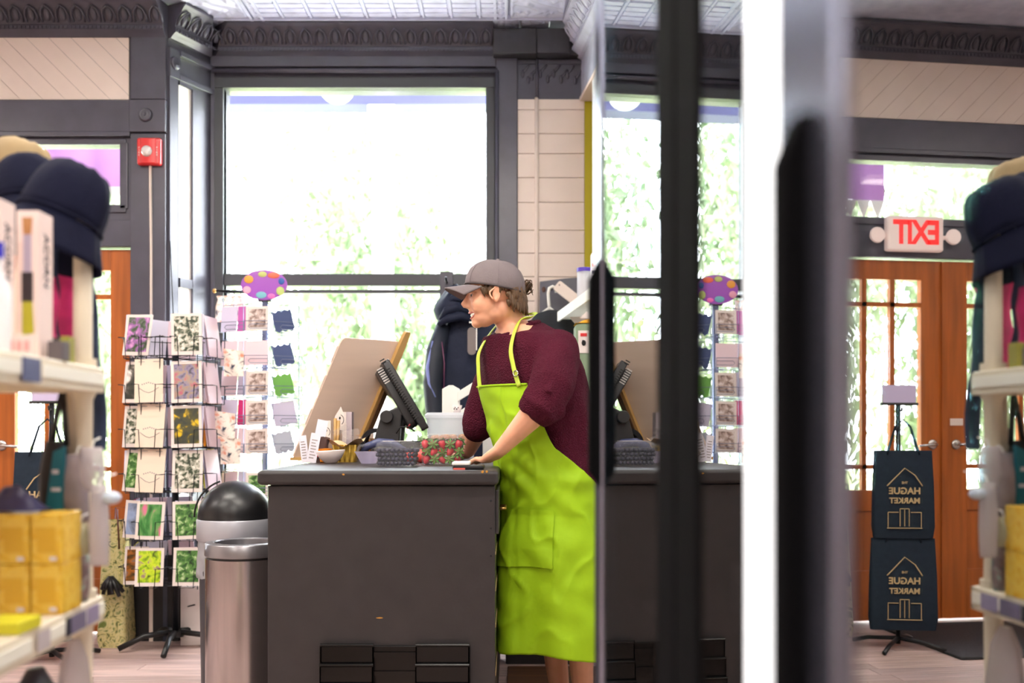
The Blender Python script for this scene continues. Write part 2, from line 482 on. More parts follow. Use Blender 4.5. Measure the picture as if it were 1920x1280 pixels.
# doors
def door_leaf(name, x0, x1, hinge_right, label):
    t = thing(name, label, 'door', ((x0+x1)/2, YL+.05, 0), kind='structure')
    y0, y1 = YL+.028, YL+.072
    gx0, gx1 = x0+.14, x1-.14
    rows = [(.76, .88), (.905, 1.81), (1.835, 1.965)]
    part(MB().box(x0+.002, gx0, y0, y1, .015, DTOP-.004), 'stile', M_WOOD, t, world=True, bevel=.003)
    part(MB().box(gx1, x1-.002, y0, y1, .015, DTOP-.004), 'stile', M_WOOD, t, world=True, bevel=.003)
    part(MB().box(gx0, gx1, y0, y1, rows[2][1], DTOP-.004), 'top_rail', M_WOOD, t, world=True, bevel=.003)
    part(MB().box(gx0, gx1, y0, y1, .015, .30), 'bottom_rail', M_WOOD, t, world=True, bevel=.003)
    part(MB().box(gx0, gx1, y0, y1, .64, rows[0][0]), 'lock_rail', M_WOOD, t, world=True, bevel=.003)
    part(MB().box(gx0, gx1, y0+.012, y1-.012, .30, .64), 'panel', M_WOOD, t, world=True)
    n = 3; cw = (gx1-gx0)/n
    for a, b in ((rows[0][1], rows[1][0]), (rows[1][1], rows[2][0])):
        part(MB().box(gx0, gx1, y0+.006, y1-.006, a, b), 'muntin', M_WOOD, t, world=True)
    for i in range(1, n):
        part(MB().box(gx0+cw*i-.014, gx0+cw*i+.014, y0+.006, y1-.006, rows[0][0], rows[2][1]), 'muntin', M_WOOD, t, world=True)
    for a, b in rows:
        for i in range(n):
            part(MB().box(gx0+cw*i+.012, gx0+cw*(i+1)-.012, YL+.048, YL+.053, a-.004, b+.004), 'pane', M_GLASS, t, world=True)
    hx = x1-.004 if hinge_right else x0+.004
    for z in (.25, 1.0, 1.82):
        part(MB().cyl((hx, y0-.004), .007, z-.05, z+.05, 10), 'hinge', mat('brass', (190, 150, 90), .3, .9), t, world=True, smooth=SM)
    mx = x0+.07 if hinge_right else x1-.07
    sg = 1 if hinge_right else -1
    part(MB().ell((mx, y0-.004, 1.02), (.03, .01, .03), 16, 8), 'rosette', mat('nickel', (190, 185, 180), .25, .95), t, world=True, smooth=True)
    part(MB().tube([(mx, y0-.01, 1.02), (mx, y0-.045, 1.02), (mx+sg*.03, y0-.052, 1.02), (mx+sg*.11, y0-.05, 1.012)], [.009, .009, .009, .007], 10), 'lever', MATS['nickel'], t, world=True, smooth=True)
    return t
d1 = door_leaf('door_1', DXm+.003, DX1, True, 'orange wooden glazed door leaf beside the red fire alarm')
d2 = door_leaf('door_2', DX0, DXm-.003, False, 'orange wooden glazed door leaf mirrored with the notice plate')
part(MB().box(DXm-.012, DXm+.022, YL+.012, YL+.028, .02, DTOP-.01), 'astragal', M_WOOD, d2, world=True)
part(MB().box(DXm-.115, DXm-.035, YL+.022, YL+.028, 1.13, 1.17), 'notice_plate', M_CREAM, d2, world=True)
part(MB().box(lx(249), lx(252.5), YL+.01, YL+.03, lz(575), lz(538)), 'strike_plate', MATS['brass'], d1, world=True)
wl2 = struct(MB().box(-6.2, -6.08, -4.2, YL, 0, CEIL), 'wall_far_left', M_CREAM, 'cream side wall of the shop left of the doors', 'wall')
struct(MB().box(-6.2, 2.2, -4.2, -4.08, 0, CEIL), 'wall_back', M_CREAM, 'cream back wall of the shop', 'wall')

# ---- bay: splayed side with its narrow window
def sb(mb, u0, u1, o0, o1, z0, z1):
    """box on the splayed side: u along it, o outwards into the room"""
    p = Vector((XB, YL, 0))
    vs = []
    for z in (z0, z1):
        for o in (o0, o1):
            for u in (u0, u1):
                q = p+sd*u+sn*o; vs.append((q.x, q.y, z))
    return mb.add(vs, [(0,2,3,1), (4,5,7,6), (0,1,5,4), (2,6,7,3), (0,4,6,2), (1,3,7,5)])
SL = math.hypot(XC-XB, YW-YL)
sz0, sz1 = .72, 2.98
u0, u1 = .075, .168
b = MB()
sb(b, 0, u0, -.03, 0, 0, CEIL); sb(b, u1, SL, -.03, 0, 0, CEIL); sb(b, u0, u1, -.03, 0, 0, sz0); sb(b, u0, u1, -.03, 0, sz1, CEIL)
struct(b, 'wall_bay_side', M_TRIM, 'charcoal splayed side of the window bay', 'wall')
b = MB(); sb(b, u0, u1, -.03, .004, sz0, 1.88); sb(b, u0, u1, -.03, .004, 1.93, sz1)
struct(b, 'trim_13', mat('pale gloss paint', (236, 228, 220), .3), 'pale cream inset boards on the splayed bay side', 'trim')
b = MB(); sb(b, u1, u1+.02, 0, .018, sz0, sz1); sb(b, u0, u1, -.03, .012, sz1, sz1+.03); sb(b, u0, u1, -.03, .016, 1.88, 1.93)
struct(b, 'trim_14', M_TRIM, 'charcoal moulding framing the inset boards of the bay side', 'trim')
t8 = thing('trim_8', 'charcoal pilaster mouldings on the splayed bay side', 'trim', tuple(Vector((XB, YL, 0))+sd*.03), kind='structure')
b = MB(); sb(b, 0, .065, 0, .012, 0, 3.0); part(b, 'pilaster', M_TRIM, t8, world=True, bevel=.003)
b = MB(); sb(b, -.004, .07, 0, .02, 3.0, 3.16); part(b, 'corner_block', M_TRIM, t8, world=True, bevel=.003)
b = MB(); q = Vector((XB, YL, 3.08))+sd*.033+sn*.02
be = MB().lathe((0, 0, 0), [(0, .0), (.014, .02), (.02, .008), (.03, .014), (.036, 0)], 20); be.xf(T3(*q) @ Matrix.Rotation(math.atan2(sn.y, sn.x), 4, 'Z') @ R3(0, PI/2, 0))
part(be, 'bullseye', M_TRIM, t8, world=True, smooth=True)
b = MB(); sb(b, .068, SL, 0, .03, 3.13, 3.16); sb(b, .068, SL, 0, .022, 3.0, 3.03); part(b, 'head_moulding', M_TRIM, t8, world=True, bevel=.003)

# ---- window wall
wx0, wx1 = vx(420), vx(911)
wz1 = vz(166); wz0 = .62
mr0, mr1 = vz(545), vz(513)
b = MB()
b.box(XC-.02, wx0, YW, YW+.12, 0, CEIL); b.box(wx1, XD+.6, YW, YW+.12, 0, CEIL); b.box(wx0, wx1, YW, YW+.12, wz1, CEIL); b.box(wx0, wx1, YW, YW+.12, 0, wz0)
struct(b, 'wall_front', M_TRIM, 'charcoal wall around the big shop window', 'wall')
w1 = thing('window_1', 'big bright shop window behind the counter', 'window', ((wx0+wx1)/2, YW, wz0), kind='structure')
b = MB(); o = .016
b.box(vx(402), wx0, YW-o, YW+.05, wz0, wz1); b.box(wx1, vx(928), YW-o, YW+.05, wz0, wz1); b.box(vx(402), vx(928), YW-o, YW+.05, wz1, vz(146)); b.box(vx(402), vx(928), YW-o, YW+.05, wz0-.06, wz0)
part(b, 'sash', mat('dark window sash', (66, 68, 74), .4), w1, world=True, bevel=.004)
part(MB().box(wx0, wx1, YW-.004, YW+.05, mr0+.03, mr1), 'meeting_rail', MATS['dark window sash'], w1, world=True, bevel=.004)
part(MB().box(wx0, wx1, YW+.01, YW+.05, mr0-.012, mr0+.008), 'lower_rail', MATS['dark window sash'], w1, world=True, bevel=.004)
part(MB().box(wx0-.005, wx1+.005, YW+.03, YW+.036, mr1-.005, wz1+.005), 'pane', M_GLASS, w1, world=True)
part(MB().box(wx0-.005, wx1+.005, YW+.04, YW+.046, wz0-.005, mr0), 'pane', M_GLASS, w1, world=True)
t9 = thing('trim_9', 'charcoal casing with a glossy bead around the big window', 'trim', ((wx0+wx1)/2, YW, 0), kind='structure')
part(MB().box(vx(930), vx(970), YW-.03, YW, 0, CEIL-.18), 'casing', M_TRIM, t9, world=True, bevel=.004)
part(MB().box(XC, vx(930), YW-.03, YW, vz(128), vz(108)), 'head_casing', M_TRIM, t9, world=True, bevel=.004)
part(MB().tube([(vx(932), YW-.03, 0), (vx(932), YW-.03, vz(136))], .012, 10), 'bead', M_TRIM, t9, world=True, smooth=True)
part(MB().tube([(XC+.01, YW-.03, vz(136)), (vx(933), YW-.03, vz(136))], .014, 10), 'bead', M_TRIM, t9, world=True, smooth=True)
part(MB().box(XC, XC+.02, YW-.02, YW, 0, vz(128)), 'casing', M_TRIM, t9, world=True)
# plain blocks at the cornice end, drip frieze
t10 = thing('trim_10', 'plain black boards ending the cornice above the clapboards', 'trim', (vx(1000), YW, CEIL-.18), kind='structure')
M_DTRIM = mat('near black trim paint', (58, 57, 62), .5, var=(20, .12))
part(MB().box(vx(925), vx(1005), YW-.10, YW, vz(112), vz(66)), 'board', M_DTRIM, t10, world=True, bevel=.003)
part(MB().box(vx(1006), vx(1066), YW-.098, YW, vz(111), vz(66)), 'board', M_DTRIM, t10, world=True, bevel=.003)
part(MB().box(vx(1066), XD+.05, YW-.06, YW, vz(111), vz(66)), 'board', M_DTRIM, t10, world=True, bevel=.003)
t11 = thing('trim_11', 'dark frieze with hanging flower relief above the clapboards', 'trim', (vx(1030), YW, vz(188)), kind='structure')
part(MB().box(vx(971), XD+.02, YW-.012, YW, vz(188), vz(114)), 'frieze_board', M_TRIM, t11, world=True)
part(MB().box(vx(971), XD+.02, YW-.022, YW, vz(122), vz(116)), 'frieze_moulding', M_TRIM, t11, world=True)
for i, (p, q) in enumerate(((980, 140), (997, 145), (990, 152), (1013, 140), (1027, 150), (1038, 140), (1052, 150), (1064, 142), (1078, 152))):
    part(MB().ell((vx(p), YW-.014, vz(q)), (.010, .012, .024), 8, 6).tube([(vx(p), YW-.014, vz(q-2)), (vx(p+7), YW-.016, vz(q-10)), (vx(p+12), YW-.014, vz(q-17))], .007, 6), 'drop', M_TRIM, t11, world=True, smooth=True)
# clapboards
cb = thing('wall_clapboard', 'cream painted horizontal boards right of the window', 'wall', (vx(1030), YW, 0), kind='structure')
hs = [188, 208, 253, 290, 335, 381, 433, 476, 520, 565, 610, 655, 700, 745]
for i in range(len(hs)-1):
    part(MB().bbox(vx(970.5), XD+.02, YW-.02, YW, vz(hs[i+1])+.0025, vz(hs[i])-.0005, .003, 1), 'plank', M_CREAM, cb, world=True)
cd = solo(MB().tube([(vx(1006), YW-.024, 1.2), (vx(1006), YW-.024, vz(186))], .011, 12), 'conduit', M_CREAM, 'cream conduit running up the clapboards beside the cap', 'conduit', smooth=True)
solo(MB().tube([(vx(1007), YW-.026, vz(187)), (vx(1007), YW-.026, vz(114))], .008, 10), 'conduit', M_TRIM, 'charcoal painted upper conduit on the dark frieze', 'conduit', smooth=True)

# ---- right wall with niche
def rw(mb, y0, y1, z0, z1, th=.1, off=0):
    vs = []
    for z in (z0, z1):
        for o in (off, th):
            for y in (y0, y1): vs.append((rwx(y)+o, y, z))
    return mb.add(vs, [(0,2,3,1), (4,5,7,6), (0,1,5,4), (2,6,7,3), (0,4,6,2), (1,3,7,5)])
nz = 2.965; ny0, ny1 = 5.32, 5.64
b = MB(); rw(b, -4.2, ny0, 0, nz); rw(b, ny0, ny1, 0, 1.0)
M_PALE = mat('pale cool wall paint', (222, 222, 226), .5, var=(3, .03))
struct(b, 'wall_right', M_PALE, 'pale right wall behind the shelf and the cooler', 'wall')
b = MB(); rw(b, -4.2, 5.66, nz+.02, CEIL)
struct(b, 'wall_right_frieze', M_TIN, 'grey blue tin frieze high on the right wall', 'wall')
tn = thing('trim_12', 'cream header and reveal of the niche in the right wall', 'trim', (rwx(5.5), 5.5, 1.0), kind='structure')
b = MB(); rw(b, -4.2, 5.66, nz, nz+.02, .5, -.01); part(b, 'soffit', M_CREAM, tn, world=True)
struct(MB().box(XD-.01, XD+.6, ny1, ny1+.012, .9, nz), 'wall_niche', mat('olive yellow paint', (186, 172, 12), .55), 'olive yellow painted back of the niche', 'wall')
struct(MB().box(XD+.5, XD+.6, ny0-.1, ny1, .9, nz).box(rwx(ny0)+.05, XD+.6, ny0-.1, ny0, .9, nz).box(rwx(ny0), XD+.6, ny0-.1, ny1, .86, .9), 'wall_niche_side', M_CREAM, 'cream inner side of the niche', 'wall')

# ---- porch and garden outside
struct(MB().box(-14, 12, YW+.13, 40, -.35, -.12), 'ground', mat('garden lawn', (150, 165, 110), .9, var=(2, .3)), 'sunlit lawn outside the shop', 'ground')
struct(MB().box(-6.5, 3.5, YL+.13, 8.0, -.12, -.02), 'porch_floor', mat('porch boards', (190, 188, 182), .7, var=((2, 20, 2), .1)), 'pale porch deck outside the doors', 'porch')
struct(MB().box(-6.5, .25, 7.2, 7.4, 3.46, 3.72), 'porch_beam', mat('porch lavender paint', (84, 84, 122), .6), 'lavender grey porch beam above the window', 'beam')
struct(MB().box(-6.5, .25, 5.8, 7.4, 3.72, 3.80), 'porch_roof', MATS['porch lavender paint'], 'lavender porch roof over the window', 'roof')
for px in (718, -420):
    x = X(px, 7.3)
    pc = solo(MB().bbox(x-.07, x+.07, 7.23, 7.37, -.02, 3.46, .01).bbox(x-.1, x+.1, 7.2, 7.4, -.02, .12, .01).bbox(x-.1, x+.1, 7.2, 7.4, 3.38, 3.46, .01), 'porch_post', M_WHITE, {718: 'white porch post seen through the big window', -420: 'white porch post left of the doors'}[px], 'post', 'porch posts')
gl = thing('globe_lamp', 'white globe lamp hanging under the porch roof', 'lamp', (X(632, 6.7), 6.7, Z(192, 6.7)))
part(MB().ell((X(632, 6.7), 6.7, Z(166, 6.7)), (.115, .115, .1), 20, 12), 'globe', M_WHITE, gl, world=True, smooth=True)
part(MB().cyl((X(632, 6.7), 6.7), .02, Z(145, 6.7), 3.72, 12), 'stem', M_WHITE, gl, world=True)
bn = thing('banner', 'pink purple banner hanging outside the transom', 'banner', (X(155, 6.3), 6.3, Z(385, 6.3)))
def bf(u, v): return (X(82, 6.3)+u*.50, 6.3+.02*sin(u*7), Z(350, 6.3)+v*.30)
part(MB().grid(bf, 20, 4), 'cloth', mat('banner cloth', (196, 140, 205), .8), bn, world=True, smooth=True)
fb = MB()
for i in range(5):
    a = X(82, 6.3)+.1*i; fb.prism([(a, Z(350, 6.3)), (a+.1, Z(350, 6.3)), (a+.05, Z(388, 6.3))], 'y', 6.3, 6.306)
part(fb, 'fringe', M_WHITE, bn, world=True)
part(MB().tube([(X(70, 6.3), 6.3, Z(350, 6.3)+.3), (X(240, 6.3), 6.3, Z(350, 6.3)+.3)], .008, 8).tube([(X(75, 6.3), 6.3, Z(350, 6.3)+.3), (X(75, 6.3), 6.3, 3.72)], .003, 5).tube([(X(235, 6.3), 6.3, Z(350, 6.3)+.3), (X(235, 6.3), 6.3, 3.72)], .003, 5), 'rod', M_DARKMETAL, bn, world=True)
# trees and shrubs
M_LEAF = [mat('leaf %d' % i, c, .5, var=(1.5, .25)) for i, c in enumerate([(136, 150, 116), (152, 164, 132), (116, 136, 100)])]
def crown(n, rx, rz, seed, size):
    rnd = random.Random(seed); mb = MB()
    blobs = [(rnd.uniform(-.6, .6)*rx, rnd.uniform(-.6, .6)*rx, rnd.uniform(.1, .9)*rz, rnd.uniform(.3, .5)) for _ in range(12)]
    for i in range(n):
        bx, by, bz, br = rnd.choice(blobs)
        v = Vector((rnd.gauss(0, 1), rnd.gauss(0, 1), rnd.gauss(0, 1))).normalized()*(rnd.random()**.4)
        c = Vector((bx+v.x*br*rx, by+v.y*br*rx, bz+v.z*br*rz*.7))
        M = T3(*c) @ R3(rnd.uniform(-1, 1), rnd.uniform(-1, 1), rnd.uniform(0, 6.3))
        s = size*rnd.uniform(.6, 1.3)
        mb.add([M @ Vector(q) for q in ((-s, 0, 0), (0, -s*.4, .01), (s, 0, 0), (0, s*.4, .01))], [(0, 1, 2, 3)])
    return mb
CR = [mesh_of(crown(5000, 1.6, 2.6, 11+i, .085), M_LEAF[i], False, 'foliage') for i in range(3)]
M_BARK = mat('bark', (120, 104, 90), .9, var=(8, .3), bump=(20, .4))
trunk = mesh_of(MB().tube([(0, 0, -.3), (.05, 0, .8), (-.04, .05, 1.8), (.03, 0, 2.8)], [.12, .09, .07, .04], 8).tube([(0, 0, 1.3), (.4, .2, 2.2)], [.05, .02], 6).tube([(0, 0, 1.5), (-.5, .1, 2.4)], [.05, .02], 6), M_BARK, True, 'trunk')
spots = [(-6.2, 10.6, .1, .8, 0), (-3.6, 10.0, .3, .8, 1), (-1.2, 10.2, -.1, .75, 2), (1.3, 10.4, .2, .8, 0), (-5.0, 13.6, .3, 1.05, 2), (-1.6, 14.0, .5, 1.1, 1), (2.2, 14.4, .2, 1.2, 2), (-9.2, 13.0, .3, 1.2, 1)]
LT = ['leafy garden tree left of the doors, close to the porch', 'leafy garden tree seen through the door panes', 'bushy garden tree at the left of the big window', 'garden tree at the right of the big window', 'rear garden tree behind the doors', 'tall rear garden tree in the middle of the big window', 'rear garden tree beyond the clapboard wall', 'outermost garden tree at far left']
for i, (x, y, z, s, kx) in enumerate(spots):
    t = thing('garden_tree', LT[i], 'tree', (x, y, -.1), group='trees outside the shop')
    piece('foliage', CR[kx], t, (0, 0, .5+z), (0, 0, i*1.3), (s, s, s*1.95))['kind'] = 'stuff'
    piece('trunk', trunk, t, (0, 0, 0), (0, 0, i), (s, s, s))

# ---- ceiling lamps of the shop (above and behind the camera)
M_TUBE = mat('lamp diffuser', (255, 252, 244), .4, emit=((255, 240, 222), 3.0))
def ceiling_lamp(x, y, e, label):
    t = thing('ceiling_lamp', label, 'lamp', (x, y, CEIL-.10), group='ceiling lamps of the shop')
    part(MB().bbox(-.62, .62, -.11, .11, .03, .10, .01), 'housing', M_WHITE, t)
    part(MB().bbox(-.60, .60, -.09, .09, 0, .03, .02), 'diffuser', M_TUBE, t)
    l = bpy.data.lights.new('lamp_light', 'AREA'); l.shape = 'RECTANGLE'; l.size = 1.2; l.size_y = .18; l.energy = e; l.color = (1, .93, .84)
    o = bpy.data.objects.new('lamp_light', l); COL.objects.link(o); o.parent = t; o.location = (0, 0, -.012)
LAMP_E = 32
for x, y, lb in ((-1.6, 3.2, 'ceiling lamp above the aisle before the counter'), (-.1, 2.3, 'ceiling lamp above the aisle by the cooler'), (-2.6, 1.6, 'ceiling lamp above the left shelving'), (-.4, .4, 'ceiling lamp right above the viewer'), (-2.6, -1.2, 'ceiling lamp behind at left'), (-.2, -1.6, 'ceiling lamp behind the viewer'), (-4.4, 2.6, 'ceiling lamp above the shop left of the doors')):
    ceiling_lamp(x, y, LAMP_E, lb)
# ================================================================== COUNTER AND CANS
CTOP = .97
M_COUNTER = mat('charcoal counter paint', (55, 52, 53), .42, spec=.3, var=(14, .07), bump=(90, .05))
M_CHIP = mat('chipped bare wood', (190, 135, 50), .6)
CX0, CX1, CY0, CY1 = -.80, -.055, 3.26, 4.85
ct = thing('sales_counter', 'charcoal painted sales counter with thick rounded top', 'counter', ((CX0+CX1)/2, (CY0+CY1)/2, 0))
part(MB().box(CX0, CX1, CY0, CY1, .06, CTOP-.05), 'body', M_COUNTER, ct, world=True, bevel=.003)
part(MB().box(CX0+.03, CX1-.03, CY0+.04, CY1-.04, 0, .06), 'plinth', M_BLACK, ct, world=True)
part(MB().bbox(CX0-.032, CX1+.012, CY0-.02, CY1+.02, CTOP-.048, CTOP, .016), 'worktop', M_COUNTER, ct, world=True, smooth=SM, bevel=.004)
dr = part(MB().box(CX1, CX1+.012, CY0+.01, CY0+.55, .76, .905), 'drawer', M_COUNTER, ct, world=True, bevel=.003)
part(MB().tube([(CX1+.012, CY0+.2, .83), (CX1+.032, CY0+.2, .83), (CX1+.032, CY0+.32, .83), (CX1+.012, CY0+.32, .83)], .005, 8), 'handle', MATS['brass'], dr, world=True, smooth=True)
for z in (.70, .58, .46, .30):
    part(MB().box(CX1, CX1+.002, CY0+.03, CY0+.5, z-.010, z), 'shelf_edge', mat('pale birch', (205, 175, 130), .5), ct, world=True)
for px, py, w, h in ((644, 889, .010, .006), (905, 884, .010, .009), (913, 884, .008, .009), (712, 1158, .022, .004)):
    x, z = X(px, CY0-.02 if py < 950 else CY0), Z(py, CY0-.02 if py < 950 else CY0)
    y = CY0-.0206 if py < 950 else CY0-.0006
    n = 8; ring = [(x+w/2*cos(2*PI*k/n)*random.uniform(.7, 1.2), z+h/2*sin(2*PI*k/n)*random.uniform(.7, 1.2)) for k in range(n)]
    part(MB().prism(ring, 'y', y, y+.002), 'paint_chip', M_CHIP, ct, world=True)
for z in (.87, .78, .69):
    part(MB().ell((CX1-.014, CY0, z), (.0035, .002, .0035), 8, 4), 'screw_head', M_DARKMETAL, ct, world=True)
# black brochure holder on the counter end
M_ACR = mat('glossy black acrylic', (8, 8, 9), .2, spec=.35)
bh = thing('brochure_holder', 'glossy black tiered brochure holder on the counter end', 'brochure holder', (X(740, CY0), CY0-.05, .10))
part(MB().box(X(600, CY0), X(882, CY0), CY0-.012, CY0-.001, .10, Z(1209, CY0)), 'backplate', M_ACR, bh, world=True, bevel=.002)
for i in range(5):
    zt = Z(1212+36*i, CY0-.05)
    for a, b_ in ((600, 700), (779, 880)):
        x0, x1 = X(a, CY0-.03), X(b_, CY0-.03)
        yo = CY0-.022-.012*i
        pk = MB().box(x0, x1, yo-.004, yo, zt-.085, zt-.006)
        pk.tube([(x0, yo-.002, zt), (x1, yo-.002, zt)], .005, 8); pk.box(x0, x0+.004, yo-.004, CY0-.012, zt-.085, zt-.002); pk.box(x1-.004, x1, yo-.004, CY0-.012, zt-.085, zt-.002)
        part(pk, 'pocket', M_ACR, bh, world=True, smooth=SM)
    part(MB().box(X(700, CY0-.03), X(779, CY0-.03), CY0-.02, CY0-.012, zt-.04, zt-.025), 'cross_bar', M_ACR, bh, world=True)

# ---- trash cans
M_STEEL = mat('brushed stainless steel', (178, 172, 172), .19, .95, var=((60, 60, 1.5), .06), aniso=.7)
M_SILV = mat('silver grey plastic', (176, 176, 184), .35, .3)
M_BAG = milky_mat('bin liner plastic', (238, 238, 246), .25)
tx, ty = -.990, 3.70
t = thing('step_bin', 'brushed stainless steel bin beside the counter', 'trash can', (tx, ty, 0))
part(MB().lathe((tx, ty, 0), [(.144, .03), (.144, .632)], 48), 'body', M_STEEL, t, world=True, smooth=SM)
part(MB().lathe((tx, ty, 0), [(.146, 0), (.149, .006), (.149, .03), (.144, .032)], 48), 'base_ring', M_BLACK, t, world=True, smooth=SM)
part(MB().lathe((tx, ty, 0), [(.139, .632), (.139, .640)], 48), 'shadow_gap', M_BLACK, t, world=True, smooth=SM)
part(MB().lathe((tx, ty, 0), [(.145, .640), (.1475, .643), (.147, .683), (.143, .688), (.117, .690), (.112, .686), (.110, .66)], 48, False), 'rim', mat('satin steel rim', (150, 148, 152), .3, .8), t, world=True, smooth=SM)
def linerf(u, v):
    a = 2*PI*u; r = .109+.008*v+.004*sin(9*a)*v; return (tx+r*cos(a), ty+r*sin(a), .55+.137*v+.004*sin(5*a)*v)
part(MB().grid(linerf, 48, 6), 'liner', M_BAG, t, world=True, smooth=True)
tx2, ty2 = -1.135, 4.08
t = thing('dome_bin', 'dark bin with black dome lid behind the steel bin', 'trash can', (tx2, ty2, 0))
part(MB().lathe((tx2, ty2, 0), [(.128, 0), (.132, .01), (.142, .66)], 40), 'body', mat('dark grey plastic', (62, 62, 68), .5, bump=(120, .05)), t, world=True, smooth=SM)
part(MB().lathe((tx2, ty2, 0), [(.150, .655), (.152, .66), (.152, .737), (.149, .742)], 48), 'collar', M_SILV, t, world=True, smooth=SM)
part(MB().lathe((tx2, ty2, 0), [(.149, .742)]+[(.148*cos(k*PI/2/14), .745+.150*sin(k*PI/2/14)) for k in range(15)], 48), 'dome', mat('satin black plastic', (22, 22, 24), .33), t, world=True, smooth=SM)
part(MB().tube([(tx2-.151*cos(k*PI/2/10), ty2-.05, .75+.152*sin(k*PI/2/10)) for k in range(9)], .004, 6), 'flap_rim', M_BLACK, t, world=True, smooth=True)
def linerg(u, v):
    a = 2*PI*u; r = .147+.007*v*sin(7*a+3*v)+.006*mnoise.noise((4*cos(a), 4*sin(a), v*5)); return (tx2+r*cos(a), ty2+r*sin(a), .66-.145*v+.012*sin(3*a)*v)
part(MB().grid(linerg, 56, 12), 'liner', M_BAG, t, world=True, smooth=True)

# ================================================================== CARD RACKS
M_CARD = mat('white card', (226, 214, 208), .5)
M_CREAMCARD = mat('cream envelope paper', (230, 210, 190), .6)
M_SLEEVE = mat('shiny sleeve', (222, 218, 232), .15)
PIC = {
 'white flowers': picture_mat('print white flowers', [(30, 40, 24), (60, 74, 50), (190, 186, 170), (236, 230, 220)], 45),
 'yellow daffodils': picture_mat('print yellow daffodils', [(40, 44, 36), (52, 56, 44), (74, 72, 30), (232, 190, 10)], 22),
 'green fern': picture_mat('print green fern', [(14, 40, 14), (50, 96, 40), (92, 140, 66), (190, 210, 160)], 40),
 'lavender': picture_mat('print lavender', [(70, 64, 70), (130, 118, 150), (160, 140, 120), (180, 90, 110)], 30),
 'pond at dusk': picture_mat('print pond', [(20, 22, 18), (46, 48, 40), (96, 92, 84), (240, 232, 224)], 12),
 'pink tulips': picture_mat('print tulips', [(40, 90, 36), (60, 130, 60), (110, 160, 90), (220, 110, 150)], 28, (1, 1, .35)),
 'sunny leaves': picture_mat('print leaves', [(80, 96, 20), (150, 190, 20), (200, 220, 40), (150, 120, 120)], 30),
 'autumn field': picture_mat('print field', [(60, 50, 30), (110, 74, 30), (170, 100, 30), (120, 110, 110)], 10, (1, 1, 3)),
 'blue sky': picture_mat('print sky', [(120, 140, 180), (150, 166, 200), (60, 60, 50), (170, 180, 210)], 6),
 'brown shells': picture_mat('print shells', [(90, 72, 66), (150, 126, 116), (190, 168, 160), (226, 214, 210)], 40),
 'purple blossom': picture_mat('print blossom', [(30, 50, 30), (70, 90, 60), (150, 90, 160), (210, 150, 200)], 30)}
M_INK = mat('grey ink', (158, 148, 146), .6)
def card(name, w, h, kind, center, ang, zc, label, lean=-.12, group=None, roll=0, th=.004):
    o = thing(name, label, 'card', (center[0], center[1], zc), group=group)
    o.rotation_euler = (lean, roll, ang)
    MW[o.name] = T3(center[0], center[1], zc) @ R3(lean, roll, ang)
    base = M_CREAMCARD if kind == 'envelope' else (M_SLEEVE if kind == 'sleeve' else M_CARD)
    if kind in COLCARD: base = COLCARD[kind]
    part(MB().box(-w/2, w/2, -th/2, th/2, 0, h), 'sheet', base, o)
    if kind in PIC:
        mx = .014
        part(MB().box(-w/2+mx, w/2-mx, -th/2-.001, -th/2, mx*1.3, h-mx), 'picture', PIC[kind], o)
    if kind == 'envelope':
        f = MB(); f.tube([(-w/2+.02, -th/2-.0005, h*.34), (-.02, -th/2-.0005, h*.25), (0, -th/2-.0005, h*.22), (.02, -th/2-.0005, h*.25), (w/2-.02, -th/2-.0005, h*.34)], .0016, 5)
        part(f, 'flap_crease', M_INK, o)
        f = MB()
        for i in range(7): f.box(-.034+.010*i, -.028+.010*i, -th/2-.0007, -th/2, h*.40+.003*(3-abs(3-i)), h*.43+.003*(3-abs(3-i)))
        f.box(-.05, -.02, -th/2-.0007, -th/2, h*.93, h*.945); f.box(.02, .05, -th/2-.0007, -th/2, h*.93, h*.945)
        part(f, 'print_marks', M_INK, o)
    return o
COLCARD = {'magenta': mat('magenta paper', (200, 40, 110), .6), 'yellow': mat('yellow paper', (226, 220, 60), .6), 'orange': mat('orange paper', (230, 140, 30), .6), 'pink': mat('rose paper', (232, 206, 214), .6), 'lilac': mat('lilac sleeve', (206, 198, 222), .3), 'mauve': mat('mauve paper', (190, 90, 170), .4), 'navy': mat('slate blue paper', (70, 84, 128), .5), 'leaf': mat('leaf green paper', (112, 176, 80), .5), 'grey': mat('cool grey paper', (186, 190, 204), .5)}
ORD = ['top', 'second', 'third', 'fourth', 'fifth', 'lowest']
# ---- front rack
rc = (X(333, 5.06), 5.03); RD = 5.03; rs = F/RD
tz = [Z(y, RD) for y in (671, 757, 838, 919, 1004, 1088)]
rk = thing('card_rack', 'black wire spinner rack of greeting cards by the doors', 'card rack', (rc[0], rc[1], 0))
part(MB().tube([(rc[0], rc[1], .08), (rc[0], rc[1], tz[0]+.17)], .016, 12), 'pole', M_DARKMETAL, rk, world=True, smooth=True)
for k in range(5):
    a = 2*PI*k/5-PI/2+.12
    part(MB().tube([(rc[0]+.03*cos(a), rc[1]+.03*sin(a), .085), (rc[0]+.15*cos(a), rc[1]+.15*sin(a), .075), (rc[0]+.27*cos(a), rc[1]+.27*sin(a), .022)], .014, 10), 'leg', M_BLACK, rk, world=True, smooth=True)
part(MB().lathe((rc[0], rc[1], .06), [(.0, .0), (.04, .0), (.04, .03), (.0, .035)], 20), 'hub', M_BLACK, rk, world=True, smooth=SM)
POS = [(-.235, .01, -76), (-.150, -.150, -12), (-.062, -.205, 3), (.118, -.190, 7), (.215, -.03, 78), (.14, .16, 140), (-.03, .20, 180), (-.17, .13, -130)]
wv = MB()
